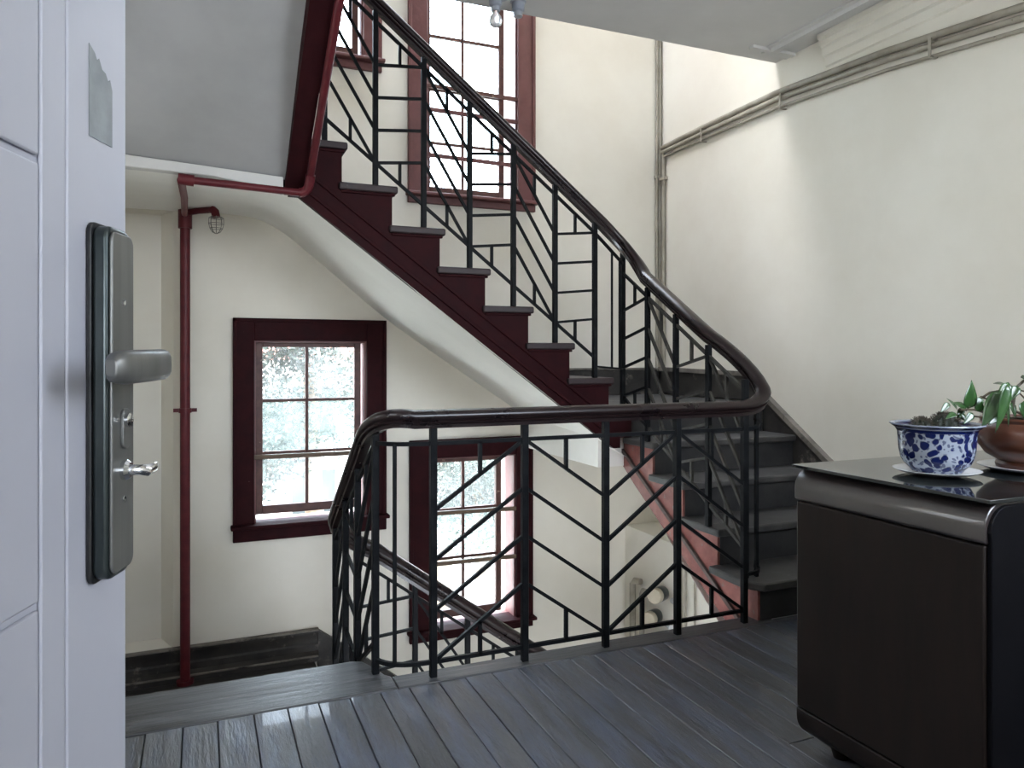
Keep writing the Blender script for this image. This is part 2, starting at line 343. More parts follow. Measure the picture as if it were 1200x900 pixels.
for h_ in (TW, UW): area('portal_left', (WL-.24, (h_[0]+h_[1])/2, (h_[2]+h_[3])/2), (0, -PI/2, 0), h_[3]-h_[2], h_[1]-h_[0], portal=True)
area('portal_side', (WL-.24, (SW[0]+SW[1])/2, (SW[2]+SW[3])/2), (0, -PI/2, 0), SW[3]-SW[2], SW[1]-SW[0], portal=True)
setting(b.obj('wall_left', M['plaster'], smooth=0), 'plaster wall behind the white door on the left')
DO = (-.375, .60, 0.0, 2.08)            # doorway the camera looks out of
NW = (1.20, 2.40, 1.25, 2.25)             # unseen opening behind the viewer, added to light landing and door
LW = (.60, 1.8, -2.1, -1.0)            # unseen opening under the landing, added to brighten the lower walls
b = MB()
for a, c in (((WL, -.23, ZLO), (DO[0], -.03, ZHI)), ((NW[0], -.23, NW[3]), (NW[1], -.03, ZHI)), ((NW[0], -.23, 0), (NW[1], -.03, NW[2])), ((NW[1], -.23, 0), (WR, -.03, ZHI)), ((LW[1], -.23, ZLO), (WR, -.03, 0)), ((LW[0], -.23, ZLO), (LW[1], -.03, LW[2])), ((LW[0], -.23, LW[3]), (LW[1], -.03, 0)), ((DO[1], -.23, 0), (NW[0], -.03, ZHI)), ((DO[0], -.23, DO[3]), (DO[1], -.03, ZHI)), ((DO[0], -.23, ZLO), (LW[0], -.03, 0))): b.box(a, c)
setting(b.obj('wall_near', M['plaster'], smooth=0), 'plaster wall around the doorway the view looks out of')
setting(MB().box((WL, -.23, ZLO-.2), (WR, WB, ZLO)).obj('floor_lower', M['palebounce'], None, smooth=0), 'unseen pale floor at the bottom of the stairwell, bouncing light up')
# the flat behind the doorway (out of view; its window lights the door and landing)
b = MB(); b.box((-2.2, -3.4, -.2), (.9, -.23, 0))
setting(b.obj('floor_flat', M['board'], smooth=0))
setting(MB().box((-2.2, -3.4, 2.75), (.9, -.23, 2.95)).obj('ceiling_flat', M['ceil'], smooth=0))
setting(MB().box((-2.4, -3.4, 0), (-2.2, -.23, 2.75)).obj('wall_flat_left', M['plaster'], smooth=0))
setting(MB().box((.7, -3.4, 0), (.9, -.23, 2.75)).obj('wall_flat_right', M['plaster'], smooth=0))
RW = (-.6, .55, .9, 2.1)
setting(wall_holes('wall_flat_rear', -2.4, .9, -.2, 2.95, [RW], -3.4, -3.6, M['plaster']).obj('wall_flat_rear', M['plaster'], fixn=True, smooth=0))
# top of the stairwell
SKY = (.3, 3.0, 3.62, 4.5)                # unseen open roof light, added to brighten the upper well
b = MB()
for a, c in (((WL, -.03), (SKY[0], WB)), ((SKY[1], -.03), (WR, WB)), ((SKY[0], -.03), (SKY[1], SKY[2])), ((SKY[0], SKY[3]), (SKY[1], WB))): b.box((*a, ZHI), (*c, ZHI+.2))
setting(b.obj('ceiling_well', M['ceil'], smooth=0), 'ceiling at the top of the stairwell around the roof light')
area('portal_roof', ((SKY[0]+SKY[1])/2, (SKY[2]+SKY[3])/2, ZHI+.19), (0, 0, 0), SKY[1]-SKY[0], SKY[3]-SKY[2], portal=True)

# ceiling over the landing = underside of the upper floor, with run mouldings
CZ = 2.80; CE = 3.385
b = MB(); b.box((.62, -.03, CZ), (WR, CE, 2.95)); b.box((WL, -.03, CZ), (.62, 2.62, 2.95))
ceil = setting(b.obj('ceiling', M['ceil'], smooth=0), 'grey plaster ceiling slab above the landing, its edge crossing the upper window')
def mould(path, prof): return MB().sweep(path, prof)
PR = [(-.05, 0), (.05, 0), (.05, -.010), (.025, -.013), (.018, -.030), (-.018, -.030), (-.025, -.013), (-.05, -.010)]
t_ = mould([(2.915, -.03, CZ), (2.915, 3.12, CZ), (2.915, 3.215, CZ)], PR).obj('trim_1', M['ceil'], smooth=20); setting(t_, 'raised plaster moulding strip on the ceiling beside the right wall')
# wall cornice: stepped profile beside the ceiling, ending short of the slab edge
CP = [(WR, 2.80), (WR-.07, 2.80), (WR-.07, 2.776), (WR-.048, 2.768), (WR-.048, 2.738), (WR-.036, 2.730), (WR-.032, 2.690), (WR-.016, 2.682), (WR-.013, 2.642), (WR, 2.635)]
b = MB().prism(CP, lambda u, v, k: (u, -.03 if k == 0 else 3.0, v)); setting(b.obj('trim_2', M['plaster'], smooth=20), 'stepped cream cornice where the right wall meets the ceiling')
b = MB().box((2.78, 3.225, CZ-.016), (WR, 3.255, CZ)); b.box((2.90, 3.255, CZ-.010), (WR, 3.30, CZ))
setting(b.obj('trim_3', M['ceil'], smooth=0), 'short plaster return of the ceiling moulding near the slab edge')
# thicker lower wall under the right flight, with its ledge
LEDX = 2.78
setting(MB().box((LEDX, 2.3, ZLO), (WR, WB, -.10)).obj('wall_lower_right', M['plaster'], smooth=0), 'thicker lower wall with a ledge below the right flight')

# ---------------- landing floor: boards as pieces
fl = thing('floor', (1.2, 1.2, 0), None, None); fl['kind'] = 'structure'; fl['label'] = 'dark worn timber floor of the landing'
MB().box((WL, -.23, -.24), (WR, 2.40, -.03)).obj('floor_slab', M['gap'], fl, smooth=0)
MB().box((WL, 2.40, -.24), (.54, 2.62, -.03)).obj('floor_slab', M['gap'], fl, smooth=0)
x = WL; i = 0
while x < WR-.01:
    wd = random.uniform(.094, .108); x1 = min(x+wd, WR)
    zt = random.uniform(-.0015, .0012)
    cut = random.uniform(.2, 2.1) if i % 3 == 1 else None
    segs = [(-.23, 2.404)] if cut is None else [(-.23, cut-.0015), (cut+.0015, 2.404)]
    for y0, y1 in segs:
        MB().box((x+.0014, y0, -.03), (x1-.0014, y1, zt)).obj('floor_board', M['board'], fl, bevel=.0018, seg=1)
    x = x1; i += 1
# broad nosing board at the head of the left flight, narrow kerb under the railing
NZ = [(WL, 2.408), (.6025, 2.408), (.6025, 2.506), (.585, 2.53), (.565, 2.60), (.535, 2.67), (.50, 2.685), (WL, 2.685)]
MB().prism(NZ, lambda u, v, k: (u, v, -.034 if k == 0 else .003)).obj('nosing_board', M['nosing'], fl, bevel=.006, seg=3)
MB().box((.604, 2.408, -.034), (2.20, 2.505, .002)).obj('kerb_board', M['nosing'], fl, bevel=.004, seg=2)
MB().box((2.203, 2.408, -.034), (WR, 2.44, .001)).obj('kerb_board', M['nosing'], fl, bevel=.003, seg=2)
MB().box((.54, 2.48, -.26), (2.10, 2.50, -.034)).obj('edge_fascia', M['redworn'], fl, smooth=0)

# ================================================================== STAIRS
NOSE = .028
def tread(parent, poly, z0, z1, m=None, bev=.008):
    return MB().prism(poly, lambda u, v, k: (u, v, z0 if k == 0 else z1)).obj('tread', m or M['tread'], parent, bevel=bev, seg=3)
# ---- right flight: five risers up along the right wall
RX = 2.13                                # string face, well side
R_R = .165; RY = [2.44, 2.70, 2.96, 3.215, 3.465]
rf = thing('stair_flight', (2.6, 2.44, 0), 'dark worn flight of five steps climbing away beside the right wall, faded red side string', 'stairs')
for k in range(5):
    z = R_R*(k+1)
    MB().box((RX+.012, RY[k], z-R_R+(.0 if k else .002)), (WR-.03, RY[k]+.022, z-.032)).obj('riser', M['riser'], rf, smooth=0)
    if k < 4:
        y1 = RY[k+1]+.015
        x0 = RX-.022
        poly = [(x0, y1), (WR-.03, y1), (WR-.03, RY[k]-NOSE), (x0, RY[k]-NOSE)] if k else [(x0-.02, y1), (WR-.03, y1), (WR-.03, RY[k]-NOSE-.01), (x0+.02, RY[k]-NOSE-.01), (x0-.015, RY[k]+.01), (x0-.03, RY[k]+.06)]
        tread(rf, poly, z-.034, z)
def under_r(y): return R_R*((y-RY[0])/.256) - .20     # string's lower edge
poly = [(RY[0]+.004, .002)]
for k in range(5):
    z = R_R*(k+1)-.034
    poly += [(RY[k]+.004, z)]
    poly += [(RY[k+1]+.004, z)] if k < 4 else []
poly += [(3.62, poly[-1][1]), (3.62, under_r(3.62)+.02), (3.40, under_r(3.40)), (2.52, under_r(2.52)), (2.50, -.25), (2.44, -.25)]
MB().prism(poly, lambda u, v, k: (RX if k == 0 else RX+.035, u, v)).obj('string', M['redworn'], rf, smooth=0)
b = MB(); mp_ = [(RX-.006, y, under_r(y)+.10) for y in (2.505, 2.9, 3.3, 3.55)]
b.sweep(mp_, [(-.008, -.009), (.008, -.009), (.008, .009), (-.008, .009)]); b.obj('string_bead', M['beaddust'], rf)
# plaster soffit of the flight
b = MB(); b.face([(RX+.005, 2.5, -.24), (WR, 2.5, -.24), (WR, 3.62, under_r(3.62)+.03), (RX+.005, 3.62, under_r(3.62)+.03)])
b.obj('soffit', M['soffit'], rf, smooth=0)
# wall skirting that steps up with the flight
sk_ = [(2.38, .0), (2.38, .20), (3.44, .90), (3.60, .985), (WB, .985), (WB, .80), (3.5, .70), (2.5, 0)]
SKP = MB().prism([(2.36, .003), (2.36, .17), (2.98, .545), (3.45, .865), (3.60, .985), (WB-.02, 1.0), (WB-.02, .83), (3.46, .83), (3.46, .62), (2.70, .12), (2.46, .003)],
    lambda u, v, k: (WR-.032 if k == 0 else WR-.002, u, v)).obj('baseboard_right', M['skirt'], None, bevel=.004); setting(SKP, 'black dusty raking skirting on the right wall')
b = MB().sweep([(WR-.022, 2.36, .176), (WR-.022, 2.98, .551), (WR-.022, 3.45, .871), (WR-.022, 3.60, .991), (WR-.022, WB-.02, 1.006)], [(-.022, -.014), (.022, -.014), (.022, .010), (.010, .014), (-.022, .014)])
b.obj('skirting_cap', M['dust'], SKP)
# ---- right quarter landing
ZR = .825
ql = thing('quarter_landing', (2.6, 4.0, ZR), 'dark timber quarter landing in the far right corner at the turn', 'landing')
y = 3.465-NOSE; i = 0
while y < WB-.03:
    y1 = min(y+.115, WB-.02)
    xl = RX-.022 if y < 3.5 else 1.98
    MB().box((xl, y+.001, ZR-.034), (WR-.032, y1-.001, ZR)).obj('landing_board', M['tread'], ql, bevel=.003, seg=2); y = y1
MB().box((1.97, 3.50, .50), (WR, WB, ZR-.036)).obj('landing_slab', M['soffit'], ql, smooth=0)
MB().box((2.03, 3.455, .66), (RX+.02, 3.50, ZR-.036)).obj('landing_fascia', M['red'], ql, smooth=0)
b = MB().box((1.9, WB-.024, .985-.17), (WR-.033, WB-.001, 1.0)); o = b.obj('baseboard_back', M['skirt'], None, bevel=.003); setting(o, 'black dusty skirting behind the right quarter landing')
MB().box((1.9, WB-.036, 1.0), (WR-.034, WB-.001, 1.016)).obj('skirting_cap', M['dust'], o, bevel=.004)

# ---- back flight: risers climbing left in front of the back wall
BY = 3.42; BR = .181; BG = .2325
bx = [2.013-BG*k for k in range(8)]; bz = [.985+BR*k for k in range(8)]      # nosing x / tread z
bf = thing('stair_flight', (1.2, 4.0, ZR), 'oxblood red flight climbing left in front of the back windows, white plaster underside', 'stairs')
for k in range(8):
    xf = bx[k]-NOSE                         # riser face
    zb = ZR if k == 0 else bz[k-1]
    MB().box((xf-.022, BY+.012, zb-(.002 if k else 0)), (xf, WB-.028, bz[k]-.032)).obj('riser', M['red'], bf, smooth=0)
    if k < 7:
        poly = [(bx[k], BY-.022), (bx[k], WB-.028), (bx[k+1]-NOSE-.012, WB-.028), (bx[k+1]-NOSE-.012, BY-.022)]
        tread(bf, poly, bz[k]-.034, bz[k], M['redtread'])
        # scotia under the nosing return, seen along the string
        MB().box((bx[k+1]-NOSE, BY-.012, bz[k]-.046), (bx[k]-.012, BY+.004, bz[k]-.034)).obj('nosing_return', M['red'], bf, bevel=.004)
def under_b(x): return 1.811 - .743*(x-.403)
poly = [(bx[0]-NOSE, ZR-.26)]
poly = []
for k in range(8):
    xf = bx[k]-NOSE+.004
    poly.append((xf, (ZR if k == 0 else bz[k-1])-.034)); poly.append((xf, bz[k]-.034))
poly += [(.36, bz[7]-.034), (.36, under_b(.403)), (.403, under_b(.403)), (2.02, under_b(2.02)), (2.06, under_b(2.02)), (2.06, ZR-.036)]
MB().prism(poly, lambda u, v, k: (u, BY if k == 0 else BY+.035, v)).obj('string', M['red'], bf, smooth=0)
for off, wd in ((.055, .016), (.135, .012)):
    b = MB().sweep([(x_, BY-.004, under_b(x_)+off) for x_ in (.42, 1.2, 2.0)], [(-.008, -wd/2), (.008, -wd/2), (.008, wd/2), (-.008, wd/2)]); b.obj('string_bead', M['red'], bf, bevel=.002)
# plaster soffit: level under the upper left landing, then sweeping down with the flight
back = [(-.65, 1.905), (-.2, 1.908), (.11, 1.912), (.30, 1.895), (.44, 1.83), (.64, 1.675), (1.05, 1.338), (1.44, 1.07), (1.85, .80), (2.06, .66), (2.4, .56)]
front = [(-.65, 1.885), (-.2, 1.88), (.05, 1.872), (.25, 1.845), (.403, 1.811), (.62, 1.65), (1.05, 1.330), (1.44, 1.04), (1.85, .736), (2.02, .61), (2.1, .56)]
def dens(P, n=4):
    Q = []
    for i in range(len(P)-1):
        p0 = P[max(i-1, 0)]; p1 = P[i]; p2 = P[i+1]; p3 = P[min(i+2, len(P)-1)]
        for j in range(n):
            t = j/n; Q.append(tuple(.5*((2*p1[a])+(-p0[a]+p2[a])*t+(2*p0[a]-5*p1[a]+4*p2[a]-p3[a])*t*t+(-p0[a]+3*p1[a]-3*p2[a]+p3[a])*t**3) for a in (0, 1)))
    return Q+[P[-1]]
back = dens(back); front = dens(front)
rows = []
for q in range(7):
    t = q/6; rows.append([(f[0]*(1-t)+g[0]*t, (BY+.004)*(1-t)+WB*t, f[1]*(1-t)+g[1]*t) for f, g in zip(front, back)])
MB().grid(rows).obj('soffit', M['soffit'], bf, fixn=False, smooth=60)

# ---- upper left landing and left flight up, overhead
ZU = 2.252; LX = .425
ul = thing('quarter_landing', (-.1, 4.0, ZU), 'upper left quarter landing above the red standpipe, white plaster underside', 'landing')
MB().box((WL, BY+.04, ZU-.04), (bx[7]-NOSE, WB-.002, ZU)).obj('landing_boards', M['tread'], ul, smooth=0)
# fascia strip where the next flight's underside starts
fp = [(-.65, 1.942), (.335, 1.885), (.335, 1.815), (.25, 1.835), (.05, 1.862), (-.2, 1.870), (-.65, 1.875)]
MB().prism(fp, lambda u, v, k: (u, BY-.028 if k == 0 else BY+.03, v)).obj('soffit_fascia', M['ceil'], ul, bevel=.004)
lf = thing('stair_flight', (-.1, 2.65, ZU), 'overhead left flight seen from below, grey plaster underside and red edge', 'stairs')
U_R = (2.95-ZU)/4; UY = [3.43, 3.17, 2.91, 2.65]
for k in range(4):
    z = ZU+U_R*(k+1)
    MB().box((WL, UY[k]-.022, z-U_R), (LX-.01, UY[k], z-.032)).obj('riser', M['red'], lf, smooth=0)
    if k < 3: tread(lf, [(WL, UY[k]+NOSE), (LX+.02, UY[k]+NOSE), (LX+.02, UY[k+1]-.01), (WL, UY[k+1]-.01)], z-.034, z)
def under_u(y): return 1.93 + .60*(3.42-y)
sv = []
for q in range(9):
    y = 3.42-q*(3.42-1.95)/8; sv.append([(WL+(.35-WL)*i/4, y, min(under_u(y)+.004-.055*max(0, 1-q/3)*i/4, 2.81)) for i in range(5)])
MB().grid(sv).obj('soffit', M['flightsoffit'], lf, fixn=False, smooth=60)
poly = [(3.46, 1.815), (3.46, ZU-.02), (3.43, ZU+.02), (2.62, 2.95), (2.35, 2.95), (1.9, 2.83), (1.9, 2.76)]
poly = [(3.46, 1.82), (3.46, ZU)] + [p for k in range(4) for p in ((UY[k], ZU+U_R*k-.03), (UY[k], ZU+U_R*(k+1)-.034))] + [(2.2, 2.92), (2.2, under_u(2.2)-.10)]
MB().prism(poly, lambda u, v, k: (.345 if k == 0 else LX, u, v)).obj('string', M['red'], lf, smooth=0)

# ---- flights going down
ZD = -.70
df = thing('stair_flight', (-.05, 2.66, 0), 'flight going down on the left behind the nosing board', 'stairs')
D_R = .175; DY = [2.66, 2.92, 3.18, 3.44]
for k in range(4):
    z = -D_R*k
    MB().box((WL, DY[k]-.022, z-D_R), (.50, DY[k], z-.034)).obj('riser', M['riser'], df, smooth=0)
    if k < 3: tread(df, [(WL, DY[k]-.01), (.50, DY[k]-.01), (.50, DY[k+1]+NOSE), (WL, DY[k+1]+NOSE)], z-D_R-.034, z-D_R)
poly = [(2.50, -.04), (2.66, -.04)] + [p for k in range(4) for p in ((DY[k], -D_R*k-.034), (DY[k], -D_R*(k+1)-.034))] + [(3.46, -.74), (3.46, -1.05), (2.50, -.33)]
MB().prism(poly, lambda u, v, k: (.47 if k == 0 else .525, u, v)).obj('string', M['red'], df, smooth=0)
dl = thing('quarter_landing', (-.05, 4.0, ZD), 'dark dusty lower left quarter landing at the foot of the red standpipe', 'landing')
y = 3.44
while y < WB-.05:
    y1 = min(y+.135, WB-.03); MB().box((WL, y+.001, ZD-.035), (.62, y1-.001, ZD)).obj('landing_board', M['lower'], dl, bevel=.003, seg=2); y = y1
MB().box((WL, 3.46, ZD-.30), (.58, WB, ZD-.037)).obj('landing_slab', M['soffit'], dl, smooth=0)
# stepped skirting of the lower landing
b = MB().prism([(WB, ZD), (WB-.075, ZD), (WB-.075, ZD+.028), (WB-.055, ZD+.045), (WB-.034, ZD+.05), (WB-.034, ZD+.085), (WB-.026, ZD+.095), (WB-.026, ZD+.135), (WB-.036, ZD+.15), (WB-.036, ZD+.168), (WB, ZD+.172)],
    lambda u, v, k: (WL if k == 0 else .645, u, v)); o = b.obj('baseboard_left', M['skirt'], None); setting(o, 'black stepped dusty skirting along the lower left landing')
MB().box((WL, WB-.040, ZD+.166), (.65, WB-.001, ZD+.177)).obj('skirting_cap', M['dust'], o, bevel=.003)
MB().box((WL, WB-.082, ZD+.028), (.640, WB-.036, ZD+.036)).obj('skirting_ledge', M['dust'], o, bevel=.003)
b = MB().prism([(.645, ZD+.172), (.645, ZD-.05), (2.1, ZD-.05-1.10), (2.1, ZD+.172-1.10)], lambda u, v, k: (u, WB-.036 if k == 0 else WB, v)); o = b.obj('baseboard_lower', M['skirt']); setting(o, 'raking black skirting going down beside the lower middle window')
lb = thing('stair_flight', (1.3, 4.0, -2.0), 'lowest flight descending to the right below the middle window', 'stairs')
LR = .178; LG = .24; lx0 = .62
for k in range(8):
    z = ZD-LR*k; xf = lx0+LG*k
    MB().box((xf-.022, BY+.01, z-LR), (xf, WB-.04, z-.034)).obj('riser', M['red'], lb, smooth=0)
    if k < 7: tread(lb, [(xf-.01, BY-.02), (xf-.01, WB-.04), (xf+LG+NOSE, WB-.04), (xf+LG+NOSE, BY-.02)], z-LR-.034, z-LR)
poly = [(.54, ZD-.037)] + [p for k in range(8) for p in ((lx0+LG*k, ZD-LR*k-.034), (lx0+LG*k, ZD-LR*(k+1)-.034))] + [(2.56, ZD-LR*8-.034), (2.56, ZD-LR*8-.3), (.54, ZD-.33)]
MB().prism(poly, lambda u, v, k: (u, BY if k == 0 else BY+.035, v)).obj('string', M['red'], lb, smooth=0)
b = MB().box((1.9, 3.46, ZD-LR*8-.12), (WR, WB, ZD-LR*8)); ll = b.obj('quarter_landing', M['palebounce'], None, smooth=0); tag(ll, 'lowest pale quarter landing far below in the right corner', 'landing')

# ================================================================== RAILING
rl = thing('stair_railing', (1.3, 2.45, 0), 'black iron stair railing with chevron bars and dark varnished handrail winding round the well', 'railing')
RXR = 2.125; LXR = .545; LXU = .50
rb_front = .853
rb_right = lambda y: 1.146+.608*(y-2.748)
rb_back = lambda x: 1.79+.785*(1.905-x)
rb_left = lambda y: .853-.665*(y-2.53)
rb_low = lambda x: .118-.73*(x-.788)
path = [Vector((x_, BY, rb_low(x_))) for x_ in (2.3, 1.8, 1.2, .80)]
path += bez((.72, BY, rb_low(.72)), (LXR, BY+.02, .24), (LXR, 3.26, rb_left(3.26)), 10)
path += [Vector((LXR, y_, rb_left(y_))) for y_ in (3.1, 2.9, 2.72)]
path += bez((LXR, 2.63, rb_left(2.63)), (LXR, 2.44, rb_front+.025), (.665, 2.45, rb_front), 10)
path += [Vector((x_, 2.45, rb_front)) for x_ in (.9, 1.3, 1.7, 1.9)]
path += bez((1.99, 2.45, rb_front), (2.215, 2.435, rb_front-.005), (2.20, 2.535, .945), 10)[:-1]
path += bez((2.20, 2.535, .945), (2.19, 2.60, rb_right(2.6)-.015), (RXR, 2.78, rb_right(2.78)), 7)
path += [Vector((RXR, y_, rb_right(y_))) for y_ in (2.85, 3.05, 3.2)]
path += bez((RXR, 3.30, rb_right(3.30)), (RXR, 3.44, 1.62), (1.93, BY, rb_back(1.93)), 10)
path += [Vector((x_, BY, rb_back(x_))) for x_ in (1.8, 1.4, 1.0, .75)]
path += bez((.66, BY, rb_back(.66)), (LXU, BY, 2.90), (LXU, 3.26, 3.0), 8)
path += [Vector((LXU, y_, 3.0+.67*(3.26-y_))) for y_ in (3.0, 2.7)]
P2 = []
for p in path:
    if not P2 or (p-P2[-1]).length > .004: P2.append(p)
HP = [(-.016, 0), (.016, 0), (.017, .012), (.026, .016), (.028, .022), (.022, .026), (.030, .030), (.034, .038), (.033, .048), (.027, .056), (.016, .0615), (0, .063), (-.016, .0615), (-.027, .056), (-.033, .048), (-.034, .038), (-.030, .030), (-.022, .026), (-.028, .022), (-.026, .016), (-.017, .012)]
MB().sweep(P2, HP, scale=[1.22 if (p.z < .3 and p.y > 3.2) else 1.0 for p in P2]).obj('handrail', M['rail'], rl, smooth=50)
PW, DW = .024, .013
def post(p0, z1, wd=PW, name='post'):
    MB().box((p0[0]-wd/2, p0[1]-wd/2, p0[2]), (p0[0]+wd/2, p0[1]+wd/2, z1)).obj(name, M['iron'], rl, bevel=.002, seg=1)
def panel(a, b_, za0, za1, zb0, zb1, fam, m=None):
    """chevron panel between posts a and b_ (x, y); za0..za1 = lower/upper rail height at a; fam +1 rises from a to b_"""
    A = lambda t, f: Vector((a[0]+(b_[0]-a[0])*t, a[1]+(b_[1]-a[1])*t, (za1+(zb1-za1)*t)*(1-f)+(za0+(zb0-za0)*t)*f))
    MB().bar(A(0, 1), A(1, 1), DW, .014).obj('bottom_rail', (m or M['iron']), rl)
    MB().bar(A(0, 0), A(1, 0), DW, .014).obj('top_rail', (m or M['iron']), rl)
    fl_ = [.31, .54, .77, 1.0]; fr = [0, .23, .46, .69]
    if fam < 0: fl_, fr = fr, fl_
    for f0, f1 in zip(fl_, fr): MB().bar(A(0, f0), A(1, f1), DW, .0125).obj('diagonal_bar', (m or M['iron']), rl)
    f0, f1 = (fl_[0]+fr[0])/2, (fl_[3]+fr[3])/2
    MB().bar(A(.5, 0), A(.5, f0), DW).obj('connector_bar', (m or M['iron']), rl)
    MB().bar(A(.5, f1), A(.5, 1), DW).obj('connector_bar', (m or M['iron']), rl)
# front
fx = [.735, 1.077, 1.411, 1.736, 2.065]
for x_ in fx: post((x_, 2.45, .0), rb_front+.004)
for k in range(4): panel((fx[k], 2.45), (fx[k+1], 2.45), .052, .80, .052, .80, 1 if k % 2 == 0 else -1)
# left front corner: standing post on the nosing board, curved rails
cpost = (.557, 2.548)
post((*cpost, .003), .85)
def crail(z, a, c, d): MB().sweep([(p.x, p.y, p.z) for p in bez((*a, z), (*c, z), (*d, z), 8)], [(-DW/2, -.007), (DW/2, -.007), (DW/2, .007), (-DW/2, .007)]).obj('corner_rail', M['iron'], rl)
for z in (.052, .80): crail(z, (fx[0], 2.45), (.585, 2.45), cpost)
MB().bar((.607, 2.475, .055), (.607, 2.475, .80), .012).obj('corner_bar', M['iron'], rl)
# left flight going down
ly = [2.548, 2.80, 3.05, 3.30]; lxx = [cpost[0], LXR, LXR, LXR]
lz = [.003, -D_R, -2*D_R, -3*D_R]
for k in range(1, 4): post((lxx[k], ly[k], lz[k]), rb_left(ly[k])+.004)
for k in range(3):
    lo = lambda y_: rb_left(y_)-.04-.69
    panel((lxx[k], ly[k]), (lxx[k+1], ly[k+1]), lo(ly[k]), rb_left(ly[k])-.045, lo(ly[k+1]), rb_left(ly[k+1])-.045, -1 if k % 2 == 0 else 1)
# turn onto the lowest flight
post((.66, BY, ZD), rb_low(.66)+.004)
lwx = [.68, .937, 1.20, 1.468, 1.73, 1.99]
for k, x_ in enumerate(lwx[1:], 1): post((x_, BY, ZD-LR*max(1, math.ceil((x_-lx0)/LG))), rb_low(x_)+.004)
for k in range(5):
    hi = lambda x_: rb_low(x_)-.045
    lo = lambda x_: rb_low(x_)-.045-.67
    panel((lwx[k], BY), (lwx[k+1], BY), lo(lwx[k]), hi(lwx[k]), lo(lwx[k+1]), hi(lwx[k+1]), 1 if k % 2 == 0 else -1)
# right flight
ry = [2.503, 2.748, 2.997, 3.243, 3.486]; rz = [R_R, 2*R_R, 3*R_R, 4*R_R, ZR]
rbr = lambda y: rb_right(y) if y > 2.6 else rb_right(y)-.045
for y_, z_ in zip(ry, rz): post((RXR-.01, y_, z_), (rb_right(y_)+.004) if y_ < 3.4 else 1.66)
for k in range(4):
    hi = lambda y_: rb_right(y_)-.045
    lo = lambda y_: rb_right(y_)-.045-.668
    # seen from the well, panels alternate starting with a falling one at the foot
    panel((RXR-.01, ry[k]), (RXR-.01, ry[k+1]), lo(ry[k]), hi(ry[k]), lo(ry[k+1]), hi(ry[k+1]), 1 if k % 2 == 0 else -1, M['irondustlit'] if k < 3 else None)
# foot of the right flight: extra bar and curved tie
post((2.172, 2.50, R_R), .88, .016, 'corner_bar')
for z in (.80, .20): MB().sweep([tuple(p) for p in bez((fx[4], 2.45, z), (2.17, 2.44, z+.0), (2.172, 2.51, z+(.035 if z > .5 else .01)), 8)], [(-.006, -.007), (.006, -.007), (.006, .007), (-.006, .007)]).obj('corner_rail', M['iron'], rl)
# back flight
px_ = [1.905-.2315*k for k in range(7)]
for k, x_ in enumerate(px_): post((x_, BY, bz[k]), rb_back(x_)+.004)
for k in range(6):
    hi = lambda x_: rb_back(x_)-.045
    lo = lambda i: bz[i]+.105
    # panels read from right (k) to left (k+1)
    panel((px_[k], BY), (px_[k+1], BY), lo(k), hi(px_[k]), lo(k+1), hi(px_[k+1]), -1 if k % 2 == 0 else 1)
# corner at the right landing: two slim bars and rails round the turn
for z0, z1, nm in ((ry[4], None, None),): pass
ca = (RXR-.01, ry[4], 1.60); cb = (px_[0], BY, rb_back(px_[0])-.045)
MB().sweep([tuple(p) for p in bez(ca, (2.09, 3.45, 1.60), cb, 8)], [(-.006, -.007), (.006, -.007), (.006, .007), (-.006, .007)]).obj('corner_rail', M['iron'], rl)
MB().sweep([tuple(p) for p in bez((RXR-.01, ry[4], 1.03), (2.08, 3.44, 1.03), (px_[0], BY, 1.045), 8)], [(-.005, -.005), (.005, -.005), (.005, .005), (-.005, .005)]).obj('corner_rail', M['iron'], rl)
for q in (.33, .62):
    p = bez(ca, (2.09, 3.45, 1.60), cb, 100)[int(q*100)]
    MB().bar((p.x, p.y, 1.03), (p.x, p.y, p.z), .009).obj('corner_bar', M['iron'], rl)
# overhead: first panel of the left flight up
uy = [3.30, 3.04, 2.78]
for k, y_ in enumerate(uy): post((LXU-.02, y_, ZU+U_R*(k+1)), 3.0+.67*(3.26-y_)+.004)
for k in range(2):
    hi = lambda y_: 3.0+.67*(3.26-y_)-.045
    panel((LXU-.02, uy[k]), (LXU-.02, uy[k+1]), hi(uy[k])-.66, hi(uy[k]), hi(uy[k+1])-.66, hi(uy[k+1]), 1 if k % 2 == 0 else -1)
panel((px_[6], BY), (LXU-.02, uy[0]), bz[6]+.105, rb_back(px_[6])-.045, bz[6]+.2, rb_back(px_[6])+.05, -1)

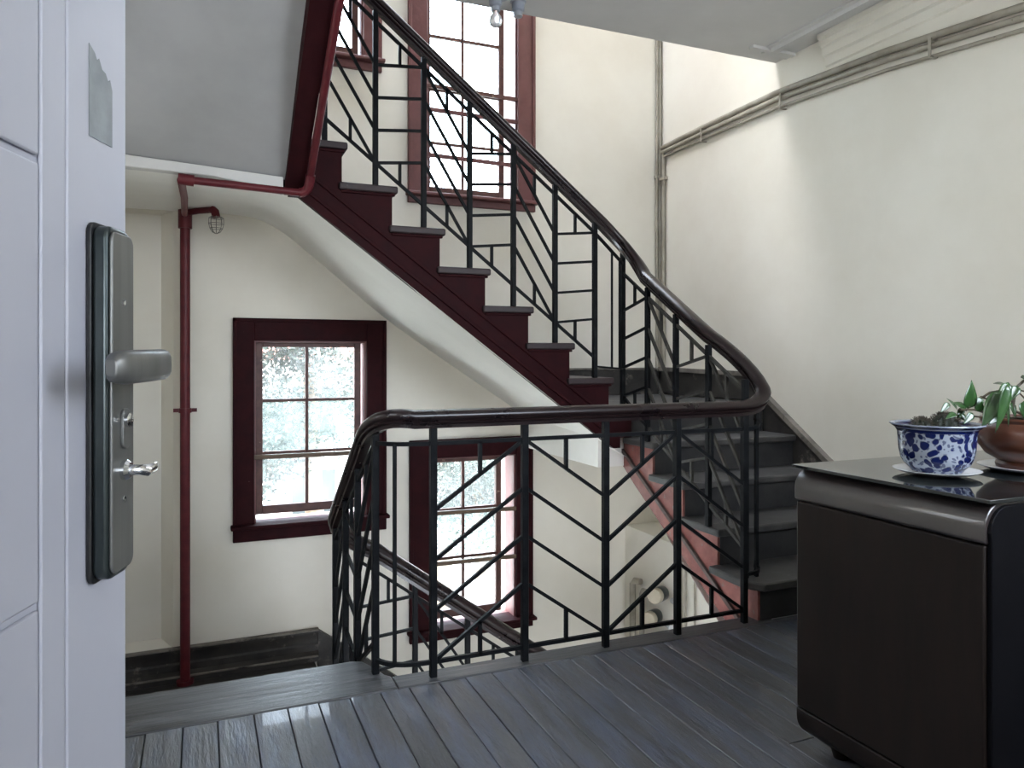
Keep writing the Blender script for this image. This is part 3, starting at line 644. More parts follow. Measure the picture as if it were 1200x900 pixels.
# ================================================================== WINDOWS
def window(n, hole, casing, sill, sash, cols, rows, bars, label, cast='redwin', sdepth=.055, open_gap=None):
    """hole/casing/sash = (x0, x1, z0, z1); cols/rows = muntin centres; bars = (z, x0, x1, tilt)"""
    wn = thing('window_%d' % n, ((hole[0]+hole[1])/2, WB, hole[2]), label, None); wn['kind'] = 'structure'
    cm = M[cast]; hx0, hx1, hz0, hz1 = hole; cx0, cx1, cz0, cz1 = casing
    y0 = WB-.024
    # casing boards
    for a, c in (((cx0, y0, cz0), (hx0+.012, WB, cz1)), ((hx1-.012, y0, cz0), (cx1, WB, cz1)), ((hx0+.012, y0, hz1-.012), (hx1-.012, WB, cz1))):
        MB().box(a, c).obj('casing', cm, wn, bevel=.004)
    # back-band on the outer edge of the casing
    b = MB()
    for a, c in (((cx0, y0-.010, cz0), (cx0+.022, y0+.002, cz1)), ((cx1-.022, y0-.010, cz0), (cx1, y0+.002, cz1)), ((cx0, y0-.010, cz1-.022), (cx1, y0+.002, cz1))): b.box(a, c)
    b.obj('back_band', cm, wn, bevel=.003)
    # box frame lining the opening
    b = MB(); t = .022; yb = WB+.16
    b.box((hx0, WB, hz0), (hx0+t, yb, hz1)); b.box((hx1-t, WB, hz0), (hx1, yb, hz1)); b.box((hx0+t, WB, hz1-t), (hx1-t, yb, hz1)); b.box((hx0+t, WB, hz0), (hx1-t, yb, hz0+t))
    b.obj('window_frame', M['redwin'], wn, bevel=.002)
    if sill:
        s = MB().box((cx0-.012, WB-.075, sill[1]-.022), (cx1+.012, WB+.10, sill[1])).obj('sill', cm, wn, bevel=.006)
        MB().box((cx0, WB-.03, sill[0]), (cx1, WB, sill[1]-.022)).obj('apron', cm, wn, bevel=.004)
    sx0, sx1, sz0, sz1 = sash; ys = WB+sdepth; st = .038; th = .034
    sh = bpy.data.objects.new('sash', None); COL.objects.link(sh); sh.location = ((sx0+sx1)/2, ys, sz0); par_e(sh, wn)
    for a, c in (((sx0, ys, sz0), (sx0+st, ys+th, sz1)), ((sx1-st, ys, sz0), (sx1, ys+th, sz1))): MB().box(a, c).obj('stile', M['sash'], sh, bevel=.003)
    MB().box((sx0+st, ys, sz0), (sx1-st, ys+th, sz0+.05)).obj('bottom_rail', M['sash'], sh, bevel=.003)
    MB().box((sx0+st, ys, sz1-st), (sx1-st, ys+th, sz1)).obj('top_rail', M['sash'], sh, bevel=.003)
    xs = [sx0+st]+cols+[sx1-st]; zs = [sz0+.05]+rows+[sz1-st]; mw = .018
    for x_ in cols: MB().box((x_-mw/2, ys+.004, sz0+.05), (x_+mw/2, ys+th-.004, sz1-st)).obj('muntin', M['sash'], sh, bevel=.003)
    for r in rows:
        for i in range(len(xs)-1): MB().box((xs[i]+(mw/2 if i else 0), ys+.005, r-mw/2), (xs[i+1]-(mw/2 if i < len(xs)-2 else 0), ys+th-.005, r+mw/2)).obj('muntin', M['sash'], sh, bevel=.003)
    for i in range(len(xs)-1):
        for j in range(len(zs)-1):
            MB().box((xs[i]-.002, ys+.016, zs[j]-.002), (xs[i+1]+.002, ys+.019, zs[j+1]+.002)).obj('pane', M['glass'], sh, smooth=0)
    for bz_, bx0, bx1, tl, mm in bars:
        MB().bar((bx0, WB-.006, bz_), (bx1, WB-.006, bz_+tl), .022, .026).obj('security_bar', M[mm], wn, bevel=.003)
    return wn
def par_e(o, p): par(o, p)
window(1, W1, (.170, 1.058, .128, 1.318), (.030, .128), (.300, .915, .165, 1.19), [.592], [.835, .525], [(.512, .235, .985, -.004, 'lath')],
       'dark oxblood sash window on the lower left with six panes and a wooden bar across', 'red')
window(2, W2, (1.206, 2.050, -.632, .568), (-.705, -.632), (1.345, 1.855, -.60, .447), [1.588], [.10, -.215], [(.098, 1.325, 1.945, -.012, 'lath'), (-.225, 1.325, 1.945, -.006, 'lath')],
       'reddish sash window low in the middle, seen through the iron railing', 'red')
window(3, W3, (1.197, 2.068, 2.125, 3.85), (2.062, 2.128), (1.325, 1.875, 2.14, 3.74), [1.585], [3.165, 2.82, 2.475], [(2.815, 1.30, 1.99, -.012, 'sash'), (2.665, 1.30, 2.02, -.012, 'redwin'), (2.375, 1.30, 1.96, -.012, 'redwin')],
       'tall bright upper window behind the back flight with red casing')
window(4, W4, (.165, 1.030, 2.915, 4.15), (2.845, 2.915), (.295, .90, 2.95, 4.03), [.585], [3.65, 3.32], [],
       'upper left window cut off by the top of the picture, behind the railing')

# portals in the openings
for nm, h in (('portal_1', W1), ('portal_2', W2), ('portal_3', W3), ('portal_4', W4)):
    area(nm, ((h[0]+h[1])/2, WB+.27, (h[2]+h[3])/2), (-PI/2, 0, 0), h[1]-h[0], h[3]-h[2], portal=True)
area('portal_hall', ((NW[0]+NW[1])/2, -.22, (NW[2]+NW[3])/2), (PI/2, 0, 0), NW[1]-NW[0], NW[3]-NW[2], portal=True)
area('portal_below', ((LW[0]+LW[1])/2, -.22, (LW[2]+LW[3])/2), (PI/2, 0, 0), LW[1]-LW[0], LW[3]-LW[2], portal=True)
area('portal_rear', ((RW[0]+RW[1])/2, -3.55, (RW[2]+RW[3])/2), (PI/2, 0, 0), RW[1]-RW[0], RW[3]-RW[2], portal=True)

# ================================================================== FOREGROUND DOOR
ct, st_ = math.cos(YAW), math.sin(YAW)
def c2w(X, Z): return Vector((X*ct+Z*st_, -X*st_+Z*ct, 0))
DE = c2w(-.39, .75)                                   # free edge of the door
du = (c2w(.076, -.997)).normalized()                  # along the leaf towards the hinge
dn = (c2w(.997, .076)).normalized()                   # out of the visible face
def DP(s, v, z): p = DE+du*s+dn*v; return (p.x, p.y, z)
dr = thing('door_1', (*(DE+du*.45).xy, 0.01), 'white panelled door opened into the picture at far left', None); dr['kind'] = 'structure'
def dbox(s0, s1, v0, v1, z0, z1, name, m, parent, bevel=.003, seg=2):
    b = MB(); n = [DP(s, v, z) for z in (z0, z1) for s, v in ((s0, v0), (s1, v0), (s1, v1), (s0, v1))]
    b.v = n; b.f = [(3,2,1,0),(4,5,6,7),(0,1,5,4),(1,2,6,5),(2,3,7,6),(3,0,4,7)]
    return b.obj(name, m, parent, bevel=bevel, seg=seg)
dbox(0, .90, -.050, -.004, .012, 2.06, 'door_leaf', M['door'], dr, .002)
dbox(0, .1135, -.004, 0, .012, 2.06, 'edge_stile', M['door'], dr, .003, 3)
dbox(.1165, .1535, -.004, .0, .012, 2.06, 'moulding_strip', M['door'], dr, .003, 3)
for z0, z1 in ((.012, .897), (.903, 1.254), (1.260, 1.612), (1.618, 2.06)):
    dbox(.1570, .74, -.004, 0, z0, z1, 'panel', M['door'], dr, .004, 3)
dbox(.7435, .90, -.004, 0, .012, 2.06, 'hinge_stile', M['door'], dr, .003, 3)
# torn sticker
sp_ = [(.077, 1.300), (.077, 1.384), (.066, 1.379), (.062, 1.374), (.058, 1.377), (.052, 1.369), (.045, 1.368), (.040, 1.362), (.036, 1.365), (.0315, 1.356), (.0315, 1.3015)]
MB().prism(sp_, lambda u, v, k: DP(u, .0002 if k == 0 else .0008, v)).obj('sticker', M['sticker'], dr, smooth=0)
# lock plate: rounded outline, raised face
def plate(s0, s1, z0, z1, v0, v1, name, m, parent, r=.02, bevel=.004, cut=0):
    pts = []
    for cx_, cz_, a0 in ((s1-r, z1-r, 0), (s0+r, z1-r, 90), (s0+r, z0+r, 180), (s1-r, z0+r, 270)):
        for q in range(6):
            a = math.radians(a0+q*18); pts.append((cx_+r*math.cos(a), cz_+r*math.sin(a)))
    return MB().prism(pts, lambda u, v, k: DP(u, v0 if k == 0 else v1, v)).obj(name, m, parent, bevel=bevel, seg=3)
lk = bpy.data.objects.new('lock', None); COL.objects.link(lk); lk.location = DP(.056, 0, 1.06); par(lk, dr); lk['label'] = 'brushed steel lock plate with lever handle'
plate(.029, .083, .892, 1.222, 0.0005, .005, 'gasket', M['black'], lk, .010, .001)
plate(.031, .081, .895, 1.219, .005, .018, 'lock_body', M['steeldark'], lk, .012, .003)
plate(.033, .078, .900, 1.214, .018, .0215, 'face_plate', M['steel'], lk, .010, .0015)
ZL = 1.092
b = MB().lathe([(.0135, .0215), (.0135, .046), (.011, .050)], DP(.057, 0, ZL), 20, dn); b.obj('lever_neck', M['steel'], lk)
def lev(t):
    s = .045+.105*t; v = .052+.004*math.sin(t*PI); return DP(s, v, ZL-.002*t)
prof = [(.010*math.copysign(abs(math.cos(a))**.7, math.cos(a)), .0145*math.copysign(abs(math.sin(a))**.6, math.sin(a))) for a in [2*PI*i/20 for i in range(20)]]
N = 16; MB().sweep([lev(i/N) for i in range(N+1)], prof, scale=[.93]+[1.0]*(N-3)+[.95, .85, .5]).obj('lever', M['steel'], lk, bevel=.001)
b = MB()
pts = [(.0075*math.cos(a), .0065*math.sin(a)+(.0125 if math.sin(a) > 0 else -.0125)) for a in [2*PI*i/24 for i in range(24)]]
b.prism(pts, lambda u, v, k: DP(.055+u, .0213 if k == 0 else .0245, 1.032+v)); kc = b.obj('key_cylinder', M['steel'], lk, bevel=.0008)
b = MB().lathe([(.0068, .0245), (.0068, .0275), (.005, .0285)], DP(.055, 0, 1.040), 16, dn); b.obj('cylinder_core', M['chrome'], lk)
MB().lathe([(.0012, .0284), (.0024, .0288)], DP(.055, 0, 1.036), 8, dn).obj('keyhole', M['black'], lk)
b = MB().lathe([(.0095, .0213), (.0095, .025), (.007, .028)], DP(.055, 0, .993), 18, dn); b.obj('turn_rose', M['chrome'], lk)
b = MB().sweep([DP(.055, .026, .993), DP(.055, .036, .993), DP(.050, .041, .992), DP(.040, .043, .993), DP(.034, .042, .995)], [(.0045*math.cos(2*PI*i/10), .0055*math.sin(2*PI*i/10)) for i in range(10)], up=(0, 0, 1), scale=[1, .9, 1.1, .9, .6]); b.obj('thumb_turn', M['chrome'], lk)
for z in (1.150, .966): MB().lathe([(.003, .0213), (.003, .0223), (.0015, .0218)], DP(.055, 0, z), 10, dn).obj('screw', M['chrome'], lk)

# ================================================================== RED STANDPIPE
sx, sy = -.078, 4.455
rp = thing('standpipe', (sx, sy, ZD), 'dark red standpipe rising from the lower left landing and turning along the flight edge', 'pipe')
MB().tube([(sx, sy, ZD), (sx, sy, 1.87)], .026, 16).obj('riser_pipe', M['redpipe'], rp)
MB().tube([(sx, sy, ZD), (sx, sy, ZD+.02)], .045, 16).obj('floor_flange', M['redpipe'], rp)
MB().tube([(sx, sy, 1.80), (sx, sy, 1.90)], .036, 16).obj('coupling', M['redpipe'], rp)
# the photograph shows it step forward under the fascia and run right, then up the string
hz = 1.845; hy_ = 3.36
HX0 = -.055
MB().tube([(sx, sy, 1.87), (sx-.002, sy-.05, 1.875), (sx+.008, 3.8, 1.84), (HX0-.02, hy_+.03, hz-.012), (HX0, hy_, hz-.015)], .016, 12).obj('offset_pipe', M['redpipe'], rp)
MB().tube([(HX0-.03, hy_, hz-.013), (HX0+.03, hy_, hz-.017)], .024, 12).obj('elbow', M['redpipe'], rp)
MB().tube([(HX0, hy_, hz-.015), (.12, hy_, hz-.020), (.40, hy_, hz-.03)], .0165, 12).obj('branch_pipe', M['redpipe'], rp)
el = [Vector(p) for p in bez((.40, hy_, hz-.03), (.445, hy_, hz-.030), (.440, hy_-.05, hz+.04), 6)]
MB().tube(el, .021, 12).obj('elbow', M['redpipe'], rp)
MB().tube([(.440, hy_-.05, hz+.04), (.440, 2.3, under_u(2.3)-.112)], .0165, 12).obj('rising_pipe', M['redpipe'], rp)
for z in (.80,):
    b = MB().tube([(sx, sy, z-.012), (sx, sy, z+.012)], .033, 14); b.bar((sx-.06, sy+.02, z), (sx+.06, sy+.02, z), .01, .02); b.bar((sx+.04, sy+.02, z), (sx+.04, WB, z), .012); b.bar((sx-.04, sy+.02, z), (sx-.04, WB, z), .012)
    b.obj('pipe_clip', M['redpipe'], rp)
# caged lamp on its bracket
LA = Vector((.06, 4.30, 1.79))
cl = thing('caged_lamp', LA, 'small wire caged lamp on a red bracket beside the standpipe top', 'lamp')
MB().tube([(sx+.02, sy-.03, 1.885), (-.01, 4.40, 1.892), (.055, 4.31, 1.885)], .017, 10).obj('bracket', M['redpipe'], cl)
MB().tube([(.055, 4.31, 1.89), (.072, 4.30, 1.875), (.078, 4.295, 1.845)], .022, 12).obj('lamp_holder', M['redpipe'], cl)
b = MB(); cc = Vector((.078, 4.295, 0))
for k in range(8):
    a = 2*PI*k/8; r = lambda z: .032+.012*math.sin((1.79-z)/.12*PI*.9)
    b.tube([(cc.x+math.cos(a)*q_r, cc.y+math.sin(a)*q_r, z_) for z_, q_r in ((1.85, .024), (1.84, .037), (1.81, .038), (1.785, .032), (1.765, .020), (1.757, .004))], .0016, 5)
for z_, r_ in ((1.84, .037), (1.81, .039), (1.785, .032)):
    b.tube([(cc.x+math.cos(2*PI*k/16)*r_, cc.y+math.sin(2*PI*k/16)*r_, z_) for k in range(17)], .0016, 5)
b.obj('wire_cage', M['wire'], cl)

# ================================================================== CONDUITS
def conduit(path, r, label, grp=None):
    t = thing('conduit', path[0], label, 'conduit', grp)
    MB().tube(path, r, 10).obj('tube', M['pipe'], t); return t
C1 = [(3.055, 2.581, 2.573), (3.052, 2.54, 2.531), (3.058, 2.50, 2.497)]
def cpath(zo, ro):
    return [(WR-ro, 4.50, zo[0]), (WR-ro, 4.05, zo[1]), (WR-ro, 3.35, zo[2]), (WR-ro, 2.6, zo[3]), (WR-ro, 1.95, zo[4]), (WR-ro, .0, zo[5])]
h1 = conduit(cpath((2.592, 2.605, 2.612, 2.570, 2.505, 2.32), .026), .017, 'topmost of the three painted conduits along the right wall')
h2 = conduit(cpath((2.560, 2.570, 2.574, 2.530, 2.462, 2.27), .024), .0145, 'middle of the three painted conduits along the right wall')
h3 = conduit(cpath((2.528, 2.533, 2.528, 2.482, 2.415, 2.22), .018), .009, 'thin lowest of the three painted conduits along the right wall')
for t, z in ((h1, None),):
    for y_, zz in ((4.02, 2.57), (3.30, 2.565), (2.36, 2.51)):
        b = MB(); b.box((WR-.048, y_-.007, zz-.062), (WR-.001, y_+.007, zz-.056)); b.box((WR-.048, y_-.007, zz-.056), (WR-.045, y_+.007, zz+.020)); b.box((WR-.048, y_-.007, zz+.020), (WR-.001, y_+.007, zz+.025))
        b.obj('saddle', M['pipe'], t)
v1 = conduit([(3.038, WB-.016, .99), (3.034, WB-.016, 2.2), (3.040, WB-.016, 3.6), (3.038, WB-.016, 5.5)], .011, 'left of the upright conduits in the back right corner')
v2 = conduit([(3.062, WB-.018, .99), (3.060, WB-.018, 2.4), (3.066, WB-.018, 5.5)], .012, 'upright conduit in the very corner running up past the ceiling')
v3 = conduit([(WR-.018, 4.49, 1.0), (WR-.018, 4.49, 2.58)], .013, 'upright conduit on the right wall ending at the horizontal run')
b = MB(); b.box((3.02, WB-.034, 2.38), (3.085, WB-.001, 2.40)); b.box((3.02, WB-.034, 1.55), (3.08, WB-.001, 1.57)); b.obj('saddle', M['pipe'], v2)
b = MB(); b.box((WR-.034, 4.46, 2.36), (WR-.001, 4.53, 2.38)); b.obj('saddle', M['pipe'], v3)
# conduits on the lower wall, below the right flight
for k, (y_, lab) in enumerate(((3.87, 'left'), (3.82, 'middle'), (3.73, 'right'))):
    conduit([(LEDX-.010, y_, -1.6), (LEDX-.010, y_, -.13)], .007, '%s of three thin upright conduits below the right flight' % lab)
# canister fittings on pipes
wp = thing('wall_pipes', (LEDX-.05, 4.38, -1.6), 'two pale upright pipes in the lower corner left of the round canisters', 'pipe')
MB().tube([(LEDX-.05, 4.37, -1.6), (LEDX-.05, 4.37, -.46), (LEDX-.045, 4.35, -.435), (LEDX-.03, 4.30, -.43)], .022, 12).obj('pipe', M['pipe'], wp)
MB().tube([(LEDX-.04, 4.27, -1.6), (LEDX-.04, 4.27, -.50), (LEDX-.05, 4.24, -.47), (LEDX-.05, 4.20, -.465)], .018, 12).obj('pipe', M['pipe'], wp)
for k, (y_, z_, lab) in enumerate(((4.03, -.43, 'uppermost'), (4.10, -.60, 'middle'), (4.07, -.745, 'lowest'))):
    ax = Vector((-.75, -.55, .12)).normalized(); c0 = Vector((LEDX-.06, y_, z_))
    cn = thing('canister', c0, '%s of the tan capped canisters on the lower wall pipes' % lab, 'canister')
    MB().lathe([(.038, -.06), (.047, -.045), (.049, .055), (.046, .062)], c0, 22, ax).obj('canister_body', M['steeldark'], cn)
    MB().lathe([(.046, .055), (.049, .060), (.049, .095), (.043, .106), (.001, .108)], c0, 22, ax).obj('cap', M['tan'], cn)
    MB().tube([c0+Vector((.055, -.06, -.03)), c0+Vector((.04, -.14, -.03))], .018, 10).obj('valve', M['porc'], cn)

# ================================================================== CEILING LAMP HOLDERS
lampc = Vector((1.31, 3.27, CZ+.028))
ch = thing('ceiling_lamp', lampc, 'cluster of lamp holders with one bare bulb at the ceiling edge', 'lamp')
MB().lathe([(.06, 0), (.058, -.022), (.04, -.03)], lampc, 24, (0, 0, 1)).obj('ceiling_rose', M['socket'], ch)
for dx, dy, hb in ((-.022, .0, True), (.098, .01, False)):
    q = lampc+Vector((dx, dy, 0))
    MB().lathe([(.046, -.0), (.044, -.025), (.032, -.034), (.030, -.07), (.022, -.078), (.021, -.098)], q, 20, (0, 0, 1)).obj('lamp_holder', M['socket'], ch)
    if hb:
        MB().lathe([(.012, -.096), (.016, -.108), (.028, -.125), (.032, -.142), (.028, -.16), (.015, -.171), (.001, -.174)], q, 20, (0, 0, 1)).obj('bulb', M['bulb'], ch)

# ================================================================== CABINET
CX0, CX1, CY0, CY1 = 1.518, 2.78, 1.045, 1.595
CT = .790
cb = thing('cabinet', (2.15, 1.32, 0), 'dark brown low cabinet with rounded edges and a smoked glass top', 'cabinet')
r = .055; r2 = .05; z0 = .048
def arc(cx_, cz_, r, a0, a1, n=8): return [(cx_+r*math.cos(math.radians(a0+(a1-a0)*i/n)), cz_+r*math.sin(math.radians(a0+(a1-a0)*i/n))) for i in range(n+1)]
zs_ = CT-.088
body = [(CX0+.006, zs_), (CX0+.004, z0+.075)] + [(CX0+.004, z0+.06)] + arc(CX0+.064, z0+.06, .06, 180, 270) + [(CX1-.05, z0), (CX1, z0+.05), (CX1, zs_)]
body = [(CX0+.004, zs_-.003), (CX0+.004, z0+.085), (CX1, z0+.085), (CX1, zs_-.003)]
MB().prism(body, lambda u, v, k: (u, CY0+.012 if k == 0 else CY1-.004, v)).obj('body', M['cab'], cb, bevel=.004)
top = [(CX0+.006, zs_)] + [(CX0, zs_+.005)] + arc(CX0+r, CT-r, r, 180, 90) + arc(CX1-r, CT-r, r, 90, 0) + [(CX1, zs_)]
MB().prism(top, lambda u, v, k: (u, CY0+.008 if k == 0 else CY1, v)).obj('rolled_top', M['cabroll'], cb, bevel=.003)
base = [(CX0+.004, z0+.081)] + arc(CX0+.064, z0+.06, .06, 180, 270) + arc(CX1-.06, z0+.06, .06, 270, 360) + [(CX1, z0+.081)]
MB().prism(base, lambda u, v, k: (u, CY0+.010 if k == 0 else CY1-.002, v)).obj('rolled_base', M['cab'], cb, bevel=.003)
endp = [(CX0+.012, zs_)] + arc(CX0+r+.008, CT-r-.008, r, 180, 90) + [(CX1-.02, CT-.008), (CX1-.02, z0+.02)] + arc(CX0+.07, z0+.066, .058, 270, 180)
MB().prism(endp, lambda u, v, k: (u, CY0 if k == 0 else CY0+.012, v)).obj('end_panel', M['cabshade'], cb, bevel=.002)
for x_, y_ in ((CX0+.10, CY0+.07), (CX0+.10, CY1-.07), (CX1-.10, CY0+.07), (CX1-.10, CY1-.07)):
    MB().lathe([(.022, 0), (.030, .03), (.038, .06), (.040, z0+.005)], (x_, y_, .002), 14).obj('foot', M['cab'], cb)
MB().box((CX0-.004, CY0-.006, CT+.0005), (CX1, CY1+.006, CT+.0095)).obj('glass_top', M['topglass'], cb, bevel=.0015)
TOP = CT+.0095

# ---------------- blue and white pot with cacti, on its saucer
P1 = Vector((1.715, 1.315, TOP))
sa = MB().lathe([(.05, 0), (.055, .003), (.085, .008), (.098, .013), (.100, .015), (.097, .0155), (.07, .010), (.001, .008)], P1, 40).obj('saucer', M['porc'])
tag(sa, 'white saucer under the blue and white pot', 'saucer')
P1z = TOP+.0105
pot = thing('flowerpot', (P1.x, P1.y, P1z), 'blue and white porcelain pot with floral pattern and flared rim', 'pot')
PP = [(.058, 0), (.062, .006), (.074, .018), (.082, .034), (.086, .055), (.0875, .078), (.089, .098), (.094, .108), (.104, .115), (.108, .118), (.107, .1205), (.100, .1195), (.090, .113), (.083, .105), (.080, .098), (.001, .097)]
b = MB().lathe(PP, (0, 0, 0), 56); o = b.obj('pot_body', M['bluewhite'], None); o.parent = pot
o = MB().lathe([(.0805, .096), (.0815, .101), (.05, .104), (.001, .105)], (0, 0, 0), 32).obj('soil', M['soil'], None); o.parent = pot
def cactus(c, r, h, label):
    t = thing('cactus', c, label, 'cactus')
    b = MB(); n = 26; m = 12; ribs = 13
    rows = []
    for i in range(m+1):
        a = -.5+ (PI/2+.5)*i/m; rr = r*math.cos(a); z = r*math.sin(a)*h/r+ .5*h
        rows.append([(c[0]+(rr*(1+.09*math.cos(ribs*2*PI*j/(ribs*4))))*math.cos(2*PI*j/(ribs*4)), c[1]+(rr*(1+.09*math.cos(ribs*2*PI*j/(ribs*4))))*math.sin(2*PI*j/(ribs*4)), c[2]+z) for j in range(ribs*4+1)])
    b.grid(rows).obj('cactus_body', M['cactus'], t, smooth=60)
    b = MB()
    for j in range(ribs):
        for i in range(1, 9):
            a = -.2+(PI/2+.15)*i/9; th = 2*PI*j/ribs
            p = Vector((c[0]+r*1.09*math.cos(a)*math.cos(th), c[1]+r*1.09*math.cos(a)*math.sin(th), c[2]+h*math.sin(a)+.5*h))
            for q in range(4):
                dv = Vector((math.cos(a)*math.cos(th), math.cos(a)*math.sin(th), math.sin(a)))+Vector((random.uniform(-.8, .8), random.uniform(-.8, .8), random.uniform(-.5, .8)))
                b.bar(p, p+dv.normalized()*random.uniform(.006, .011), .0007)
    b.obj('spines', M['spine'], t)['kind'] = 'stuff'
cactus((P1.x-.032, P1.y+.018, P1z+.10), .021, .020, 'smaller dark round cactus on the left in the blue and white pot')
cactus((P1.x+.022, P1.y-.005, P1z+.10), .030, .028, 'larger dark round cactus on the right in the blue and white pot')

# ---------------- brown pot with trailing plant
P2_ = Vector((2.00, 1.26, TOP))
sb = MB().lathe([(.06, 0), (.10, .004), (.122, .012), (.124, .014), (.118, .0145), (.08, .009), (.001, .008)], P2_, 40).obj('saucer', M['porc'])
tag(sb, 'pale saucer under the brown clay pot', 'saucer')
bp = MB().lathe([(.080, .0), (.083, .010), (.079, .018), (.105, .034), (.124, .060), (.128, .085), (.123, .108), (.116, .118), (.119, .126), (.117, .131), (.110, .130), (.106, .122), (.001, .118)], (P2_.x, P2_.y, TOP+.0095), 48)
pl = thing('potted_plant', (P2_.x, P2_.y, TOP+.0095), 'trailing green leafy plant in a brown glazed clay pot at the right edge', 'plant')
bp.obj('pot', M['clay'], pl)
MB().lathe([(.108, .116), (.10, .124), (.05, .130), (.001, .131)], (P2_.x, P2_.y, TOP+.0095), 28).obj('soil', M['soil'], pl)
def leaf(base, tip, wd, nrm, name='leaf'):
    base, tip, nrm = Vector(base), Vector(tip), Vector(nrm).normalized(); t = (tip-base); L = t.length; t.normalize(); s = t.cross(nrm).normalized(); nn = s.cross(t)
    b = MB(); rows = []
    for i in range(9):
        u = i/8; wv = wd*(math.sin(PI*min(1, u*1.02)**.62)**.9)*(1-.25*u) if 0 < u < 1 else .0006
        c = base+t*L*u+nn*(-.12*L*u*u)
        rows.append([c-s*wv*.5+nn*(.10*wv), c-s*wv*.25+nn*.02*wv, c, c+s*wv*.25+nn*.02*wv, c+s*wv*.5+nn*(.10*wv)])
    b.grid(rows); o = b.obj(name, M['leaf'], pl, fixn=False, smooth=70)
    md = o.modifiers.new('solid', 'SOLIDIFY'); md.thickness = .0008
    return o
def c2p(px, py, Zd):                      # a point seen in direction (px, py) at depth Zd, turned into room coordinates
    X = (px-600)/F_PX*Zd; p = c2w(X, Zd); return Vector((p.x, p.y, 1.10-(py-417)/F_PX*Zd))
soilz = TOP+.13
def vine(pts, r=.003):
    P = [Vector(p) for p in pts]; Q = []
    for i in range(len(P)-1):
        for k in range(4): Q.append(P[i].lerp(P[i+1], k/4))
    Q.append(P[-1]); MB().tube(Q, r, 6).obj('stem', M['stem'], pl)
Zp = 1.93
c_ = P2_+Vector((0, 0, .135))
vine([c_+Vector((-.05, .02, 0)), c2p(1163, 470, Zp), c2p(1150, 465, Zp-.02), c2p(1135, 477, Zp-.06)], .003)
vine([c_+Vector((-.03, -.02, 0)), c2p(1160, 485, Zp-.06), c2p(1142, 480, Zp-.08), c2p(1125, 480, Zp-.1)], .003)
vine([c_+Vector((-.06, .0, 0)), c2p(1158, 490, Zp-.02), c2p(1136, 487, Zp-.06), c2p(1120, 492, Zp-.08)], .0025)
vine([c_+Vector((-.02, .03, 0)), c2p(1186, 470, Zp), c2p(1172, 458, Zp), c2p(1160, 460, Zp-.02), c2p(1148, 468, Zp-.02)], .003)
vine([c_+Vector((.0, .0, 0)), c2p(1187, 480, Zp), c2p(1190, 455, Zp), c2p(1200, 446, Zp), c2p(1225, 440, Zp)], .0035)
vine([c_+Vector((.02, -.02, 0)), c2p(1196, 462, Zp), c2p(1180, 450, Zp), c2p(1198, 458, Zp+.02), c2p(1215, 462, Zp)], .002)
LV = [((1140, 484), (1130, 497), .020, (-.2, -.9, .4), Zp-.09), ((1146, 482), (1152, 470), .022, (-.3, -.9, .3), Zp-.08), ((1120, 484), (1108, 490), .018, (-.2, -.6, .8), Zp-.10), ((1150, 466), (1143, 480), .022, (-.5, -.8, .2), Zp-.05), ((1166, 462), (1158, 484), .030, (.4, -.9, .2), Zp-.09), ((1178, 468), (1186, 500), .022, (.2, -1, .1), Zp-.09), ((1192, 452), (1184, 470), .026, (-.6, -.7, .4), Zp-.03), ((1170, 486), (1160, 497), .022, (-.2, -.8, .5), Zp-.07), ((1112, 472), (1103, 483), .016, (-.4, -.8, .4), Zp-.10),
      ((1134, 479), (1142, 446), .042, (-.2, -1, .1), Zp-.06), ((1133, 480), (1118, 470), .03, (-.4, -.6, .8), Zp-.07), ((1122, 480), (1112, 466), .022, (.5, -.8, .3), Zp-.08),
      ((1174, 458), (1150, 502), .045, (-.7, -.6, .5), Zp-.10), ((1181, 450), (1171, 508), .030, (-.3, -.9, .2), Zp-.12), ((1176, 460), (1160, 475), .028, (-.3, -.5, .9), Zp-.04),
      ((1182, 452), (1165, 447), .03, (0, -.3, 1), Zp-.02), ((1182, 448), (1168, 480), .03, (-.6, -.8, .2), Zp-.06), ((1196, 442), (1222, 452), .045, (.1, -.5, .9), Zp),
      ((1200, 470), (1206, 496), .05, (-.2, -.9, .3), Zp-.05), ((1185, 472), (1192, 490), .02, (-.2, -.9, .2), Zp), ((1125, 485), (1133, 494), .02, (-.3, -.8, .6), Zp-.07),
      ((1128, 478), (1122, 492), .018, (-.5, -.8, .3), Zp-.06), ((1215, 452), (1235, 470), .05, (0, -.8, .6), Zp), ((1172, 475), (1178, 492), .024, (.3, -.9, .2), Zp-.02), ((1225, 442), (1250, 455), .05, (.2, -.7, .7), Zp)]
for (a, c, wd, nrm, z) in LV: leaf(c2p(*a, z), c2p(*c, z-.01), wd, nrm)

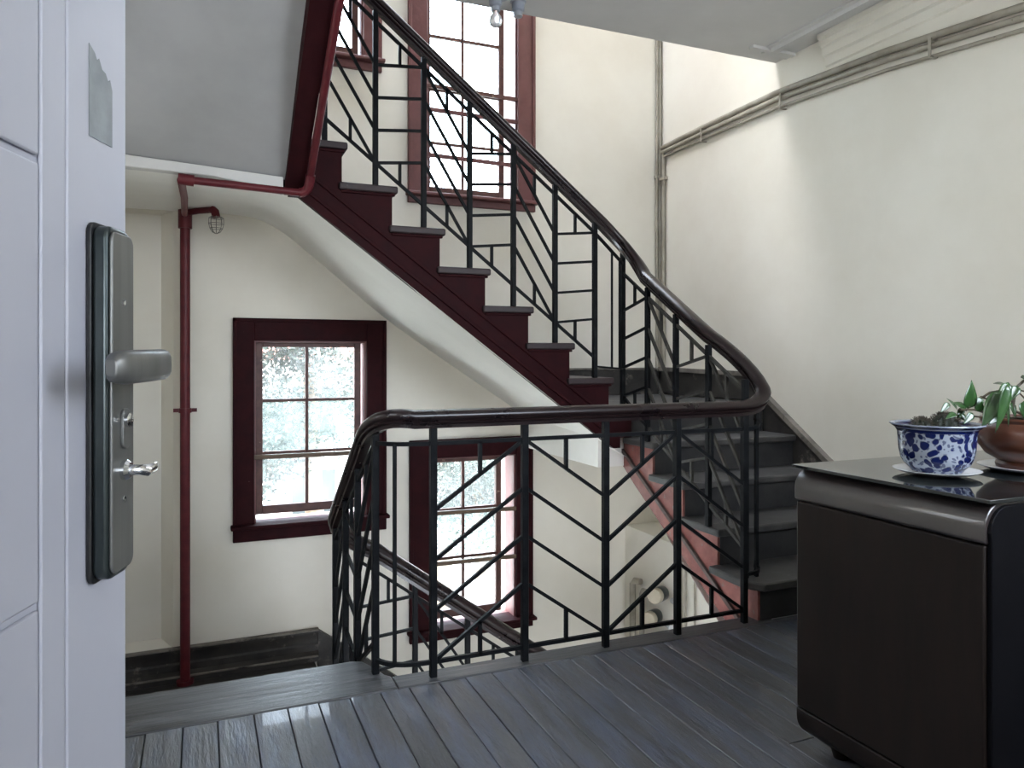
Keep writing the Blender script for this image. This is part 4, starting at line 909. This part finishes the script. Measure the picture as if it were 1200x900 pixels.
# ================================================================== OUTSIDE
GZ = -4.2
setting(MB().box((-40, 5.4, GZ-.2), (40, 60, GZ)).obj('ground', M['ground'], None, smooth=0), 'pale courtyard ground outside the windows')
def tree(x, y, top, rad, label, n=14000, seed=1):
    rnd = random.Random(seed); t = thing('tree', (x, y, GZ), label, 'tree')
    MB().tube([(x, y, GZ), (x+.1, y, GZ+1.6), (x, y+.1, top-rad)], .18, 10, [1, .8, .45]).obj('trunk', M['bark'], t)
    b = MB(); blobs = [(x+rnd.uniform(-.6, .6)*rad, y+rnd.uniform(-.5, .5)*rad, top-rad*rnd.uniform(.3, 1.9), rad*rnd.uniform(.4, .62)) for _ in range(9)]
    for i in range(n):
        bx_, by_, bz_, br = rnd.choice(blobs); v = Vector((rnd.gauss(0, 1), rnd.gauss(0, 1), rnd.gauss(0, 1))).normalized()*br*rnd.uniform(.45, 1)
        c = Vector((bx_, by_, bz_))+v; a = Vector((rnd.gauss(0, 1), rnd.gauss(0, 1), rnd.gauss(0, 1))).normalized(); q = a.orthogonal().normalized(); s = rnd.uniform(.022, .05)
        b.face([c-a*s, c+q*s*.5, c+a*s, c-q*s*.5])
    o = b.obj('crown', M['canopy'], t, fixn=False, smooth=0); o['kind'] = 'stuff'
tree(1.2, 9.0, 2.4, 1.35, 'leafy tree outside straight behind the lower left window', seed=1)
tree(4.3, 11.7, .7, 1.5, 'leafy tree outside behind the lower middle window', seed=2)
tree(-2.4, 10.4, 2.6, 1.4, 'leafy tree outside left of the lower left window', seed=3)
tree(4.7, 15.0, 5.4, 1.5, 'tree outside to the right, low in the tall upper window', seed=4)
nb = thing('building', (-6.5, 2.3, GZ), 'unseen block added left of the stairwell to keep the sun off its openings', 'building')  # unseen mass added to block the sun from the left wall openings
MB().box((-8.5, -3.0, GZ), (-5.0, 7.6, 5.9)).obj('sun_block_wall', M['sunblock'], nb, smooth=0)
MB().box((-8.7, -3.2, 5.9), (-4.8, 7.8, 6.05)).obj('roof', M['roof'], nb, smooth=0)
fb = thing('building', (3, 22, GZ), 'pale building across the courtyard seen through the lower windows', 'building')
MB().box((-6, 20, GZ), (14, 26, 1.0)).obj('facade_wall', M['facade'], fb, smooth=0)
MB().prism([(19.5, 1.0), (26.5, 1.0), (23, 2.6)], lambda u, v, k: (-6.3 if k == 0 else 14.3, u, v)).obj('roof', M['roof'], fb, smooth=0)
for k in range(8):
    for z in (-3.2, -1.0): MB().box((-5+k*2.4, 19.96, z), (-3.9+k*2.4, 20.02, z+1.3)).obj('facade_window', M['steeldark'], fb, smooth=0)

# ------------------------------------------------------------------ groups of repeats
GROUPS = {'stair_flight': 'flights of the staircase', 'quarter_landing': 'quarter landings of the staircase', 'conduit': 'painted conduits on the walls', 'canister': 'canisters on the lower wall pipes',
          'cactus': 'cacti in the blue and white pot', 'tree': 'trees outside the windows', 'saucer': 'saucers under the pots', 'building': 'buildings outside'}
for o in list(sc.objects):
    k = o.name.split('.')[0]
    if o.parent is None and k in GROUPS and 'category' in o: o['group'] = GROUPS[k]
